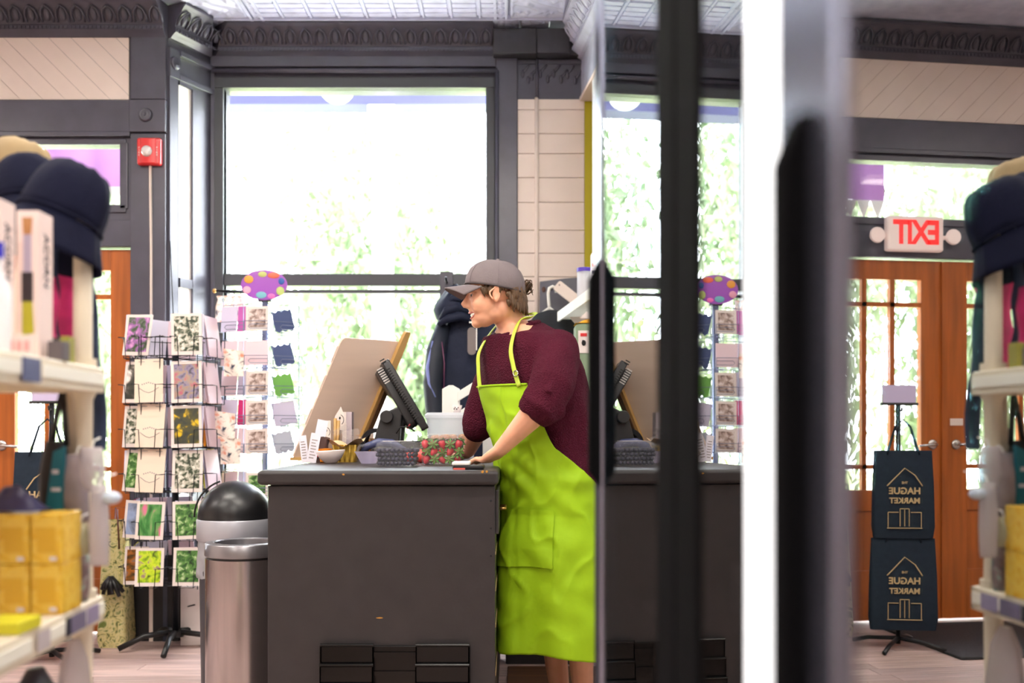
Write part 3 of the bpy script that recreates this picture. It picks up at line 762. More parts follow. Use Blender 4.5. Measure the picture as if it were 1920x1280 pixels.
def pocket(j, r=0.0, x=0.0, zz=0.0):
    dx, dy, f = POS[j]; f = math.radians(f)
    return (rc[0]+dx+r*sin(f)+x*cos(f), rc[1]+dy-r*cos(f)+x*sin(f), zz)
for j in range(8):
    for off in (-.045, .045):
        q = pocket(j, -.03, off)
        wv.tube([(q[0], q[1], tz[5]-.02), (q[0], q[1], tz[0]+.10)], .0024, 5)
part(wv, 'upright_wires', M_DARKMETAL, rk, world=True)
for i, z in enumerate(tz):
    w = MB()
    for dz in (0, .09):
        ring = [pocket(j, -.03, x, z+dz) for j in (0, 1, 2, 3, 4, 5, 6, 7) for x in (0,)]
        w.tube(ring+ring[:1], .0022, 5)
    for j in range(8):
        def L(x, o, zz): return pocket(j, o, x, zz)
        w.tube([L(-.075, -.03, z+.09), L(-.075, .022, z+.09), L(-.04, .024, z+.088), L(-.035, .024, z-.004), L(.035, .024, z-.004), L(.04, .024, z+.088), L(.075, .022, z+.09), L(.075, -.03, z+.09)], .0024, 5)
        w.tube([L(-.035, .024, z-.004), L(-.035, -.03, z-.004)], .002, 5); w.tube([L(.035, .024, z-.004), L(.035, -.03, z-.004)], .002, 5)
        w.tube([(rc[0], rc[1], z-.004), L(0, -.03, z-.004)], .002, 5)
    part(w, 'tier', M_DARKMETAL, rk, world=True)
CK = [  # per tier: kinds at the eight pockets
 ['sleeve', 'purple blossom', 'pink', 'white flowers', 'pink', 'lilac', 'pink', 'sleeve'],
 ['sleeve', 'pond at dusk', 'envelope', 'lavender', 'pink', 'sleeve', 'lilac', 'pink'],
 ['sleeve', 'white flowers', 'envelope', 'yellow daffodils', 'pink', 'orange', 'pink', 'sleeve'],
 ['sleeve', 'green fern', 'envelope', 'white flowers', 'pink', 'yellow', 'lilac', 'pink'],
 ['magenta', 'blue sky', 'pink tulips', 'green fern', 'white flowers', 'pink', 'sleeve', 'pink'],
 ['yellow', 'autumn field', 'sunny leaves', 'green fern', 'lilac', 'yellow', 'pink', 'sleeve']]
PN = ['edge-on at far left', 'in the left column', 'in the middle column', 'in the right column', 'edge-on at far right', 'behind at right', 'behind in the middle', 'behind at left']
NAMEK = {'sleeve': 'card in shiny sleeve', 'envelope': 'plain cream envelope', 'pink': 'pale pink card', 'magenta': 'magenta card', 'yellow': 'yellow card', 'orange': 'orange card', 'lilac': 'lilac card'}
for i in range(6):
    for j in range(8):
        kd = CK[i][j]; ar = math.radians(POS[j][2])
        if i == 0 and j == 2: continue
        w, h = (.145, .205) if i < 4 else (.135, .185)
        if j in (0, 4): w = .13
        r_ = -.004
        if kd == 'envelope': w, h = .135, .215
        nm = NAMEK.get(kd, 'card with picture of '+kd)
        q = pocket(j, r_)
        card('greeting_card', w, h, kd, q, ar+random.uniform(-.06, .06), tz[i]+.002, '%s %s, %s tier of front rack' % (nm, PN[j], ORD[i]), lean=-.13+random.uniform(-.03, .03), group='greeting cards in the front rack', roll=random.uniform(-.05, .05))
        if j in (0, 3, 4, 1):
            k2 = random.choice(['pink', 'sleeve', 'lilac', 'pink'])
            card('greeting_card', w*.97, h*.98, k2, pocket(j, r_-.014), ar+random.uniform(-.07, .07), tz[i]+.006, '%s tucked behind, %s, %s tier of front rack' % (NAMEK[k2], PN[j], ORD[i]), lean=-.11, group='greeting cards in the front rack', roll=random.uniform(-.03, .03))
# ---- rear rack with oval sign
M_GWIRE = mat('pale grey wire', (120, 126, 150), .35, .5)
rc2 = (X(497, 5.22), 5.22); R2 = .165
tz2 = [Z(y, 5.1) for y in (622, 686, 742, 797, 850)]+[.76, .54]
r2 = thing('gift_card_rack', 'grey wire spinner rack topped by an oval purple sign', 'card rack', (rc2[0], rc2[1], 0))
part(MB().tube([(rc2[0], rc2[1], .05), (rc2[0], rc2[1], Z(562, 5.22))], .017, 12), 'pole', mat('blue grey steel', (128, 136, 166), .35, .6), r2, world=True, smooth=True)
part(MB().lathe((rc2[0], rc2[1], 0), [(.0, .0), (.22, .0), (.22, .015), (.03, .05)], 28), 'base', M_BLACK, r2, world=True, smooth=SM)
sg = part(MB().ell((rc2[0], rc2[1]-.02, Z(534, 5.2)), (.122, .005, .079), 40, 14), 'sign', mat('purple sign', (160, 84, 186), .4), r2, world=True, smooth=True)
for (dx, dz, rx, rz, c) in ((-.085, .030, .028, .024, (236, 160, 60)), (-.008, .058, .026, .017, (196, 204, 120)), (.055, .052, .036, .018, (238, 110, 84)), (.098, .02, .018, .020, (44, 92, 170)), (.092, -.034, .024, .026, (190, 204, 120)), (.042, -.062, .022, .014, (236, 110, 180)), (-.015, -.056, .032, .020, (112, 176, 188)), (-.095, -.028, .024, .022, (240, 168, 190))):
    M_ = mat('sign dot %d %d %d' % c, c, .4)
    part(MB().ell((rc2[0]+dx*.93, rc2[1]-.025, Z(534, 5.2)+dz*.95), (rx*.9, .003, rz*.9), 16, 6), 'dot', M_, sg, world=True, smooth=True)
part(MB().bbox(rc2[0]-.035, rc2[0]+.035, rc2[1]-.02, rc2[1]+.02, Z(566, 5.22), Z(559, 5.22), .006), 'sign_clamp', M_BLACK, r2, world=True)
POS2 = [(-.135, -.11, -20), (.0, -.165, 0), (.135, -.10, 32), (.12, .12, 140), (-.02, .17, 180), (-.14, .10, -130)]
def pk2(j, r=0.0, x=0.0, zz=0.0):
    dx, dy, f = POS2[j]; f = math.radians(f)
    return (rc2[0]+dx+r*sin(f)+x*cos(f), rc2[1]+dy-r*cos(f)+x*sin(f), zz)
for i, z in enumerate(tz2):
    w = MB()
    for j in range(6):
        def L(x, o, zz): return pk2(j, o, x, zz)
        hw = .075 if j != 1 else .06
        for x in (-hw, hw): w.tube([L(x, -.02, z+.14), L(x, -.02, z), L(x, .02, z), L(x, .02, z+.05)], .0018, 5)
        w.tube([L(-hw, .02, z+.05), L(hw, .02, z+.05)], .0018, 5); w.tube([L(-hw, -.02, z+.14), L(hw, -.02, z+.14)], .0018, 5)
        w.tube([L(hw, .02, z+.012), L(-.03, .02, z+.012), L(-.04, .02, z+.022), L(-.03, .02, z+.034), L(hw, .02, z+.034)], .0018, 5)
        w.tube([(rc2[0], rc2[1], z), L(0, -.02, z)], .0018, 5)
    part(w, 'tier', M_GWIRE, r2, world=True)
w = MB()
for j in range(6):
    for x in (-.075, .075):
        q = pk2(j, -.02, x); w.tube([(q[0], q[1], .4), (q[0], q[1], tz2[0]+.16)], .0018, 5)
part(w, 'upright_wires', M_GWIRE, r2, world=True)
K2 = [[['lilac', 'mauve'], 'brown shells', 'navy'], [['pink', 'pink'], 'pink', 'navy'], [['pink', 'lilac'], 'brown shells', 'leaf'], [['lilac', 'magenta'], 'brown shells', 'lilac'], [['pink', 'pink'], 'brown shells', 'grey'], [['pink', 'lilac'], 'green fern', 'leaf'], [['lilac', 'lilac'], 'pink', 'grey']]
O2 = ['top', 'second', 'third', 'fourth', 'fifth', 'sixth', 'lowest']
N2 = dict(NAMEK, mauve='mauve card', navy='folded slate blue tissue pack', leaf='folded green tissue pack', grey='folded grey tissue pack')
for i, (lf, md, rt) in enumerate(K2):
    z = tz2[i]+.002
    a = math.radians(-20)
    for q, kd in enumerate(lf):
        off = -.03 if q == 0 else .045
        card('gift_card', .095 if q == 0 else .05, .13, kd, pk2(0, -.004*q, off), a, z, '%s at %s on the left face, %s tier of sign rack' % (N2[kd], ('left', 'right')[q], O2[i]), lean=-.1, group='gift cards in the rear rack')
    card('gift_card', .115, .125, md, pk2(1), 0, z, '%s on the front face, %s tier of sign rack' % (N2.get(md, 'square card of '+md), O2[i]), lean=-.1, group='gift cards in the rear rack', roll=random.uniform(-.04, .04))
    a = math.radians(32); q = pk2(2)
    if rt in ('navy', 'leaf', 'grey'):
        t = thing('tissue_pack', '%s on the right face, %s tier of sign rack' % (N2[rt], O2[i]), 'gift tissue', (q[0], q[1], z), a, group='tissue packs in the rear rack')
        t.rotation_euler = (-.1, -.2, a)
        for k in range(3):
            mb = MB().prism([(-.055+.034*k, .012), (-.038+.034*k, 0), (-.021+.034*k, .012), (-.021+.034*k, .115), (-.038+.034*k, .105), (-.055+.034*k, .115)], 'y', -.004, .004)
            part(mb, 'fold', COLCARD[rt], t)
    else:
        card('gift_card', .12, .12, rt, q, a, z, '%s on the right face, %s tier of sign rack' % (N2[rt], O2[i]), lean=-.1, group='gift cards in the rear rack', roll=-.15)
# floral pouches hung from a rail left of the sign
M_FLORAL = picture_mat('floral print', [(60, 70, 90), (240, 226, 214), (244, 232, 222), (236, 160, 130)], 26)
hr = thing('hook_rail', 'small metal hook rail left of the oval sign', 'rail', (X(428, 5.3), 5.3, Z(548, 5.3)))
part(MB().tube([(X(402, 5.3), 5.3, Z(545, 5.3)), (X(470, 5.3), 5.3, Z(548, 5.3)), (rc2[0], rc2[1], Z(562, 5.22))], .006, 8), 'rod', M_DARKMETAL, hr, world=True, smooth=True)
part(MB().ell((X(402, 5.3), 5.3, Z(545, 5.3)), (.012, .012, .012), 10, 6), 'knob', MATS['brass'], hr, world=True, smooth=True)
for i, px in enumerate((413, 426, 439, 452)):
    x = X(px, 5.3)
    t = thing('floral_pouch', '%s floral gift pouch hanging on the rail left of the sign' % ['leftmost', 'second', 'third', 'rightmost'][i], 'pouch', (x, 5.3, Z(602, 5.3)), group='floral pouches on the rail')
    part(MB().tube([(x, 5.3, Z(546, 5.3)), (x, 5.29, Z(556, 5.3))], .002, 6), 'loop', M_DARKMETAL, t, world=True)
    part(MB().loft([[(x+w_*cos(q)*1., 5.29+dd*sin(q), zz) for q in [2*PI*k/10 for k in range(10)]] for w_, dd, zz in ((.02, .006, Z(604, 5.3)), (.024, .014, Z(596, 5.3)), (.022, .012, Z(575, 5.3)), (.010, .006, Z(562, 5.3)), (.018, .006, Z(555, 5.3)))]), 'pouch', M_FLORAL, t, world=True, smooth=True)
# floral bags lower on the left of the rear rack
for i, (py, px) in enumerate(((705, 448), (822, 432), (870, 442))):
    x = X(px, 5.12)
    solo(MB().grid(lambda u, v: (x-.05+.1*u, 5.02+.008*sin(u*6+v*4), Z(py, 5.02)+.14*v*(1-.1*u)), 8, 8).grid(lambda u, v: (x-.05+.1*u, 5.03+.004*sin(u*6), Z(py, 5.02)+.14*v*(1-.1*u)), 8, 8), 'floral_bag', M_FLORAL, ['upper', 'middle', 'lower'][i]+' floral cellophane gift bag between the two card racks', 'gift bag', 'floral gift bags between the racks', smooth=True)
# ---- things standing by the doors under the rack
M_PAIS = picture_mat('paisley print', [(70, 86, 40), (206, 194, 130), (216, 204, 150), (112, 126, 60)], 16, dist=2.5)
t = thing('paisley_tote', 'cream and green paisley tote bag standing by the doors', 'bag', (X(215, 5.15), 5.15, 0))
bx0, bx1 = X(192, 5.1), X(241, 5.1)
part(MB().loft([[(x, y, z) for x, y in rrect(bx0-dx, bx1+dx, 5.05-dy, 5.18+dy, .02, 3)] for dx, dy, z in ((.0, .01, 0), (.008, .015, .04), (0, .0, .3), (-.012, -.02, Z(975, 5.1)))], True, False), 'bag_body', M_PAIS, t, world=True, smooth=SM)
for dy in (5.055, 5.17):
    part(MB().tube([(bx0+.03, dy, .5), (bx0+.04, dy, Z(975, 5.1)+.06), (bx1-.04, dy, Z(975, 5.1)+.06), (bx1-.03, dy, .5)], .008, 6, flat=.4), 'handle', mat('brown strap', (96, 44, 34), .6), t, world=True, smooth=True)
t = thing('tall_display_box', 'black display box with a cream stripe behind the rack', 'box', (X(290, 5.24), 5.27, 0))
part(MB().bbox(X(246, 5.2), X(336, 5.2), 5.20, 5.33, .0, .45, .006), 'box_body', mat('matte black board', (26, 26, 28), .5), t, world=True)
part(MB().box(X(280, 5.2), X(287, 5.2), 5.196, 5.2, .0, .45), 'stripe', M_CREAM, t, world=True)
part(MB().box(X(306, 5.2), X(314, 5.2), 5.196, 5.2, .0, .45), 'stripe', mat('blue grey board', (52, 56, 72), .4), t, world=True)
t = thing('white_carton', 'white cardboard carton on the floor left of the bins', 'box', (X(360, 4.98), 5.2, 0))
part(MB().bbox(X(338, 5.1), X(400, 5.1), 5.1, 5.4, 0, .30, .004), 'carton', mat('white cardboard', (226, 216, 212), .7, var=(5, .05)), t, world=True)
part(MB().tube([(X(352, 5.1), 5.098, .20), (X(366, 5.1), 5.096, .21)], .003, 5), 'grip_slot', M_BLACK, t, world=True)
gv = MB()
for k in range(9):
    a = k*.7; gv.tube([(X(205, 4.98), 5.0, .36), (X(205, 4.98)+.03*cos(a), 5.0+.02*sin(a), .33), (X(208, 4.98)+.055*cos(a), 5.0+.03*sin(a), .29+.02*sin(a*2))], [.016, .014, .009], 7)
solo(gv, 'garden_gloves', M_BLACK, 'black gloves hanging in front of the paisley tote', 'gloves', smooth=True)
# ================================================================== ON THE COUNTER
def ctx(px, d): return X(px, d)
# ---- wooden easel board
M_BOARD = mat('pale plywood', (222, 198, 180), .55, var=((2, 2, 20), .05))
M_BEDGE = mat('golden plywood edge', (186, 146, 86), .5)
eb = thing('easel_board', 'large pale wooden easel board leaning on the counter', 'sign board', (X(620, 4.4), 4.4, CTOP))
A0 = Vector((X(546, 4.33), 4.33, CTOP+.012)); A1 = Vector((X(658, 4.52), 4.52, CTOP+.012))
U0 = Vector((X(640, 4.33), 4.33, Z(632, 4.33))); U1 = Vector((X(738, 4.52), 4.52, Z(640, 4.52)))
up = (U0-A0); wd = (A1-A0); nn = wd.cross(up).normalized()
def slab(mb, a, w, u, th, r=.03):
    pts = rrect(0, 1, 0, 1, r, 4); n_ = w.cross(u).normalized()
    return mb.loft([[tuple(a+w*p[0]+u*p[1]+n_*o) for p in pts] for o in (0, th)])
part(slab(MB(), A0, wd, up, .012, .05), 'panel', M_BOARD, eb, world=True, smooth=SM)
nb = nn
part(slab(MB(), A0+wd*.93+nn*.014+Vector((.008, .0, 0)), wd*.12, up*1.09, .022, .2), 'edge_board', M_BEDGE, eb, world=True, smooth=SM)
part(slab(MB(), A0+wd*.99+nn*.04, wd*.08, up*.62, .010, .1), 'back_brace', mat('dark walnut edge', (96, 66, 40), .5), eb, world=True, smooth=SM)
part(MB().box(A0.x-.004, A0.x+.05, A0.y-.01, A0.y+.03, CTOP, CTOP+.014), 'foot', M_BEDGE, eb, world=True)
for f in (.28, .56, .80):
    part(slab(MB(), A0+up*f-wd*.022+nn*.004, wd*.05, up*.13, .005, .2), 'clip_tab', M_CREAM, eb, world=True)
# ---- touch screen till
M_POS = mat('graphite till plastic', (44, 44, 46), .42, bump=(300, .03))
d = 4.25
ps = thing('touchscreen_till', 'black touchscreen till tilted towards the cashier', 'cash register', (X(735, d), d+.12, CTOP))
S1 = Vector((X(716, d), d, Z(684, d))); S0 = Vector((X(788, d), d, Z(806, d)))
ax = (S1-S0).normalized(); yd = Vector((-.17, .985, 0)).normalized(); nrm = yd.cross(ax).normalized()
if nrm.x < 0: nrm = -nrm
Ls = (S1-S0).length; Wd = .29
def pb(mb, a0, a1, b0, b1, c0, c1, r=.012):
    """box on the screen: a along height, b along width, c towards the cashier"""
    pts = rrect(a0, a1, b0, b1, r, 3)
    return mb.loft([[tuple(S0+ax*p[0]+yd*p[1]+nrm*c) for p in pts] for c in (c0, c1)])
part(pb(MB(), -.01, Ls+.01, -.005, Wd, .005, .038), 'screen_housing', M_POS, ps, world=True, smooth=SM, bevel=.004)
part(pb(MB(), .02, Ls-.02, .02, Wd-.03, .038, .041), 'display', mat('screen glass', (16, 18, 24), .08), ps, world=True, smooth=SM)
part(pb(MB(), .02, Ls-.01, .03, Wd-.03, -.032, .005, .03), 'back_cover', M_POS, ps, world=True, smooth=SM, bevel=.006)
for k in range(26):
    a = .05+.0115*k
    part(pb(MB(), a, a+.005, -.0065, -.004, -.0, .022, .001), 'vent_slot', mat('vent black', (10, 10, 11), .6), ps, world=True) if k not in (22, 23) else None
for k in range(7):
    part(pb(MB(), .245+.011*k, .250+.011*k, .029, .031, -.028, -.002, .001), 'vent_slot', mat('lit vent', (206, 200, 196), .4), ps, world=True)
hx, hz = X(735, d), Z(783, d)
foot = [(X(688, d), CTOP+.002), (X(748, d), CTOP+.002), (X(746, d), CTOP+.05), (X(752, d), hz+.01), (X(768, d), hz+.045), (X(760, d), hz+.062), (hx-.005, hz+.038), (X(712, d), hz+.01)]
part(MB().prism(foot, 'y', d+.03, d+.075), 'stand_arm', M_POS, ps, world=True, bevel=.006)
part(MB().prism(foot, 'y', d+.175, d+.22), 'stand_arm', M_POS, ps, world=True, bevel=.006)
part(MB().cyl((0, 0), .028, 0, .03, 24).xf(T3(X(724, d), d+.034, hz+.005) @ R3(PI/2, 0, 0)), 'hinge_cap', M_POS, ps, world=True, smooth=SM, bevel=.003)
part(MB().bbox(X(684, d), X(806, d), d+.01, d+.26, CTOP, CTOP+.022, .012), 'base', M_POS, ps, world=True)
part(MB().bbox(X(747, d), X(812, d), d+.03, d+.25, CTOP+.022, CTOP+.085, .01), 'card_slot_block', M_BLACK, ps, world=True)
cb_ = MB().tube([(X(742, d), d+.02, Z(812, d)), (X(752, d), d, Z(800, d)), (X(766, d), d, Z(800, d)), (X(776, d), d+.02, Z(808, d))], .003, 6)
part(cb_, 'cable', M_BLACK, ps, world=True, smooth=True)
solo(MB().tube([(X(762, d), d+.03, Z(803, d)+0), (X(768, d), d+.025, Z(795, d))], .004, 6).xf(T3(0, 0, -.0)), 'red_cable', mat('red cable', (150, 30, 40), .4), 'short red cable behind the till screen', 'cable', smooth=True)
# ---- headphones-like roll and tape dispenser by the till
solo(MB().lathe((0, 0, 0), [(.05, -.03), (.07, -.03), (.07, .03), (.05, .03), (.05, -.03)], 36, False).xf(T3(X(700, 4.38), 4.46, CTOP+.071) @ R3(PI/2, 0, .2)), 'black_ribbon_roll', mat('black ribbon', (24, 24, 30), .35), 'upright black ribbon roll left of the till', 'ribbon roll', smooth=SM)
solo(MB().tube([(X(676, 4.12), 4.12, CTOP+.03), (X(690, 4.12), 4.10, CTOP+.065), (X(712, 4.12), 4.09, CTOP+.082), (X(736, 4.12), 4.10, CTOP+.078), (X(756, 4.12), 4.12, CTOP+.05), (X(762, 4.12), 4.13, CTOP+.012)], [.012, .016, .018, .018, .016, .012], 12), 'scanner_cord', mat('slate blue rubber', (70, 76, 112), .25), 'thick slate blue scanner cord arched before the till', 'cord', smooth=True)
rf = thing('ribbed_basket', 'brown ribbed basket behind the easel board', 'basket', (X(688, 4.75), 4.68, CTOP))
rb_ = MB()
bx = X(690, 4.68)
part(MB().bbox(bx-.105, bx+.105, 4.60, 4.76, CTOP, CTOP+.09, .01), 'basket_body', mat('brown wicker', (140, 100, 62), .7), rf, world=True)
for k in range(14):
    part(MB().tube([(bx-.10+.0154*k, 4.595, CTOP+.01), (bx-.10+.0154*k, 4.595, CTOP+.095)], .007, 7), 'rib', MATS['brown wicker'], rf, world=True, smooth=True)
# ---- brochures standing at the left
M_BRO = mat('brochure paper', (230, 226, 236), .4)
M_BROD = mat('dark brown brochure', (84, 56, 50), .5)
def leaf(px0, px1, py0, py1, d_, tilt, m, name, label, group=None, text=False):
    x0, x1 = X(px0, d_), X(px1, d_); h = (py1-py0)/F*d_; w = x1-x0
    t = thing(name, label, 'brochure', ((x0+x1)/2, d_, CTOP+.001), group=group); t.rotation_euler = (-.06, tilt, .25)
    MW[t.name] = T3((x0+x1)/2, d_, CTOP+.001) @ R3(-.06, tilt, .25)
    part(MB().box(-w/2, w/2, -.002, .002, 0, h), 'sheet', m, t)
    if text:
        f = MB()
        for k in range(7): f.box(-w*.32, w*(.1+.2*random.random()), -.0026, -.002, h*(.15+.1*k), h*(.15+.1*k)+.004)
        part(f, 'print_lines', M_INK, t)
    return t
leaf(566, 580, 815, 866, 4.02, -.12, M_BRO, 'brochure', 'leftmost white printed brochure on the counter', 'brochures on the counter', True)
leaf(574, 592, 810, 866, 4.00, .18, M_BRO, 'brochure', 'white printed brochure leaning right beside the leftmost one', 'brochures on the counter', True)
leaf(580, 600, 785, 866, 4.05, .2, mat('clear sleeve', (226, 230, 242), .15), 'brochure', 'tall shiny brochure sleeve rising above the brochures', 'brochures on the counter')
for k in range(3):
    leaf(588+3*k, 600+3*k, 817, 866, 4.03+.015*k, .28, M_BROD, 'brochure', ['front', 'middle', 'rear'][k]+' dark brown brochure fanned beside the white ones', 'dark brochures on the counter')
bs = thing('brochure_stand', 'small grey block holding the brochures', 'stand', (X(585, 4.0), 4.03, CTOP))
part(MB().bbox(X(567, 4.0), X(577, 4.0), 4.035, 4.075, CTOP, CTOP+.035, .004), 'block', mat('grey stand', (120, 112, 114), .5), bs, world=True)
# smiley tags
def tagcard(px, py0, py1, w, d_, label, tilt, point=False):
    x = X(px, d_); z0 = Z(py1, d_); h = (py1-py0)/F*d_
    t = thing('smile_tag', label, 'tag', (x, d_, CTOP), group='white tags with line faces')
    t.rotation_euler = (-.05, tilt, .2); MW[t.name] = T3(x, d_, CTOP) @ R3(-.05, tilt, .2)
    z0 -= CTOP
    poly = [(-w/2, z0), (w/2, z0), (w/2, z0+h*(.55 if point else 1)), (.0 if point else w/2, z0+h), (-w/2, z0+h*(.55 if point else 1))]
    part(MB().prism(poly, 'y', -.0015, .0015), 'paper', M_CARD, t)
    part(MB().tube([(.4*w*cos(a), -.002, z0+h*.42+.4*w*sin(a)*1.3) for a in [(-.9+.18*k) for k in range(14)]], .0012, 5), 'line_face', M_BLACK, t)
    part(MB().ell((0, -.002, z0+h*.5), (.004, .001, .006), 8, 5), 'eye_mark', M_BLACK, t)
    part(MB().box(-.008, .008, .0015, .004, 0, z0+.004), 'stick', M_BROD, t)
    return t
tagcard(612, 788, 825, .036, 4.18, 'square white tag with a drawn curve above the orange tub', .0)
tagcard(629, 761, 805, .042, 4.22, 'pointed white tag with a drawn face above the basket', .1, True)
tb = thing('paper_pack', 'white and grey upright paper pack behind the basket', 'pack', (X(655, 4.3), 4.3, CTOP))
part(MB().box(X(642, 4.28), X(650, 4.28), 4.27, 4.33, CTOP, Z(772, 4.28)), 'sheet', M_CARD, tb, world=True); part(MB().box(X(650, 4.28), X(660, 4.28), 4.272, 4.328, CTOP, Z(772, 4.28)), 'cover', mat('mauve grey card', (190, 176, 184), .5), tb, world=True)
for k in range(2):
    solo(MB().tube([(X(627+5*k, 4.2), 4.2, CTOP), (X(628+6*k, 4.2), 4.21, Z(784+4*k, 4.2))], [.005, .007], 8), 'wooden_stick', M_BEDGE, ['left', 'right'][k]+' wooden stick standing before the pointed tag', 'stick', 'wooden sticks', smooth=True)
# ---- white bowl, orange tub, wicker basket with paper
bw = X(621, 3.93)
solo(MB().lathe((bw, 3.93, CTOP), [(.022, 0), (.026, .004), (.045, .022), (.058, .047), (.057, .050), (.050, .040), (.03, .014), (.0, .010)], 36).xf(T3(bw, 3.93, CTOP) @ R3(0, -.06, 0) @ T3(-bw, -3.93, -CTOP+.002)), 'white_bowl', mat('white porcelain', (240, 226, 222), .2, coat=.3), 'small white porcelain bowl at the counter front', 'bowl', smooth=True)
t = thing('orange_tub', 'small orange tub behind the white bowl', 'tub', (X(606, 4.05), 4.05, CTOP))
ox = X(607, 4.06)
part(MB().lathe((ox, 4.06, CTOP), [(.024, 0), (.03, .004), (.032, .05), (.033, .052)], 24), 'tub_body', mat('orange plastic', (240, 140, 30), .4), t, world=True, smooth=SM)
part(MB().lathe((ox, 4.06, CTOP), [(.034, .048), (.034, .056), (.02, .058), (0, .058)], 24), 'lid', MATS['orange plastic'], t, world=True, smooth=SM)
part(MB().box(ox-.03, ox-.012, 4.024, 4.03, CTOP+.024, CTOP+.036), 'red_label', mat('red print', (210, 40, 40), .4), t, world=True)
M_YB = mat('yellow brass weave', (196, 160, 64), .45, var=(40, .2), bump=(60, .3))
wb = thing('yellow_basket', 'square yellow basket lined with brown paper', 'basket', (X(648, 4.12), 4.12, CTOP))
wx = X(648, 4.1)
part(MB().loft([[(x, y, z) for x, y in rrect(wx-a, wx+a, 4.12-a, 4.12+a, .012, 3)] for a, z in ((.040, CTOP), (.050, CTOP+.07), (.052, CTOP+.072), (.049, CTOP+.070), (.038, CTOP+.01))]), 'basket_body', M_YB, wb, world=True, smooth=SM)
for k in range(5):
    part(MB().tube([(wx-.04+.02*k, 4.12-.043, CTOP+.004), (wx-.045+.0225*k, 4.12-.053, CTOP+.072)], .004, 6), 'stave', M_YB, wb, world=True, smooth=True)
def paperf(u, v):
    a = (u-.5)*.15; b_ = (v-.5)*.12
    return (wx-.005+a*1.05, 4.11+b_, CTOP+.072+.022*abs(u-.5)*2-.03*(1-abs(u-.5)*2)*(1-abs(v-.5)*2)+.008*sin(u*9+v*5))
solo(MB().grid(paperf, 16, 14), 'kraft_paper', mat('kraft paper', (222, 190, 148), .7), 'crumpled kraft paper liner in the yellow basket', 'paper', smooth=True)
M_CLEAR = glass_mat('clear plastic', (246, 246, 250), .12)
M_CLEARB = milky_mat('clear box plastic', (236, 236, 240), .88)
for k, (px, py, rot) in enumerate(((640, 806, .9), (658, 812, .5), (664, 822, -.4))):
    b_ = MB().bbox(-.034, .034, -.012, .012, -.012, .012, .006).xf(T3(X(px, 4.1), 4.09+.012*k, Z(py, 4.1)) @ R3(.1, -rot*.6, .3*k))
    solo(b_, 'plastic_vial', M_CLEARB, ['long clear plastic vial tilted in the basket', 'clear plastic packet in the middle of the basket', 'small clear packet at the basket rim'][k], 'packet', 'clear packets in the basket', smooth=SM)
# ---- berry boxes
M_BLUE = mat('blueberry skin', (48, 46, 66), .5, var=(25, .35))
M_STRAW = mat('strawberry skin', (196, 34, 50), .35, var=(60, .15))
M_STEM = mat('green calyx', (90, 130, 50), .5)
def clamshell(x0, x1, y0, y1, h, label, z=CTOP):
    t = thing('berry_box', label, 'fruit box', ((x0+x1)/2, (y0+y1)/2, z))
    def wall(u, v):
        p = rr[int(round(u*N)) % N]; k = 1-.12*(1-v)
        return ((x0+x1)/2+(p[0]-(x0+x1)/2)*k, (y0+y1)/2+(p[1]-(y0+y1)/2)*k, z+.001+v*h*.74)
    rr = rrect(x0, x1, y0, y1, .02, 5); N = len(rr)
    part(MB().grid(wall, N, 4), 'tray', M_CLEARB, t, world=True, smooth=True)
    part(MB().loft([[(p[0], p[1], zz) for p in rrect(x0-e, x1+e, y0-e, y1+e, .02, 4)] for e, zz in ((.006, z+h*.74), (.006, z+h*.76), (-.004, z+h*.77), (-.010, z+h*.97), (-.018, z+h))], False, True), 'lid', M_CLEARB, t, world=True, smooth=SM)
    for k in range(5):
        a = x0+(x1-x0)*(.18+.16*k); part(MB().box(a-.005, a+.005, y0+.015, y1-.015, z+h-.001, z+h+.003), 'lid_rib', M_CLEARB, t, world=True)
    part(MB().box(x0+.03, x1-.03, y0+.03, y1-.03, z+h+.003, z+h+.004), 'label', M_CARD, t, world=True)
    return t
bb = mesh_of(MB().ell((0, 0, 0), (.0085, .0085, .0078), 10, 7).lathe((0, 0, .0068), [(.003, 0), (.0036, .0012), (.0022, .0014)], 6), M_BLUE, True, 'blueberry')
bx0, bx1, by0, by1 = X(701, 3.62), X(786, 3.62), 3.60, 3.72
clamshell(bx0, bx1, by0, by1, .088, 'clear box of blueberries at the counter front')
for lay in range(4):
    for i in range(9):
        for j in range(6):
            zz = CTOP+.011+.0155*lay
            k = 1-.12*(1-lay/4)
            if not (j == 0 or lay == 3 or i in (0, 8)): continue
            cx_, cy_ = (bx0+bx1)/2, (by0+by1)/2
            o = bpy.data.objects.new('blueberry', bb); COL.objects.link(o)
            o.location = (cx_+((i-4)*.0172+(lay % 2)*.004-.002)*k+random.uniform(-.0015, .0015), cy_+(j-2.5)*.0182*k+random.uniform(-.001, .001), zz)
            o.rotation_euler = (random.uniform(-1.5, 1.5), random.uniform(-1, 1), 0)
            tag(o, 'dark blueberry in the clear box on the counter', 'blueberry', 'blueberries in the clear box')
st = MB().loft([[(r*cos(2*PI*k/12), r*sin(2*PI*k/12), z) for k in range(12)] for r, z in ((.001, -.021), (.007, -.017), (.0125, -.006), (.0145, .006), (.011, .013), (.003, .015))])
sm = mesh_of(st, M_STRAW, True, 'strawberry')
cal = MB()
for k in range(6):
    a = 2*PI*k/6; cal.add([(.002*cos(a+1.5), .002*sin(a+1.5), .017), (.014*cos(a-.4), .014*sin(a-.4), .0165), (.024*cos(a), .024*sin(a), .013), (.014*cos(a+.4), .014*sin(a+.4), .0165)], [(0, 1, 2, 3)])
cal.tube([(0, 0, .014), (.002, 0, .024)], .0015, 5)
cm = mesh_of(cal, M_STEM, False, 'calyx')
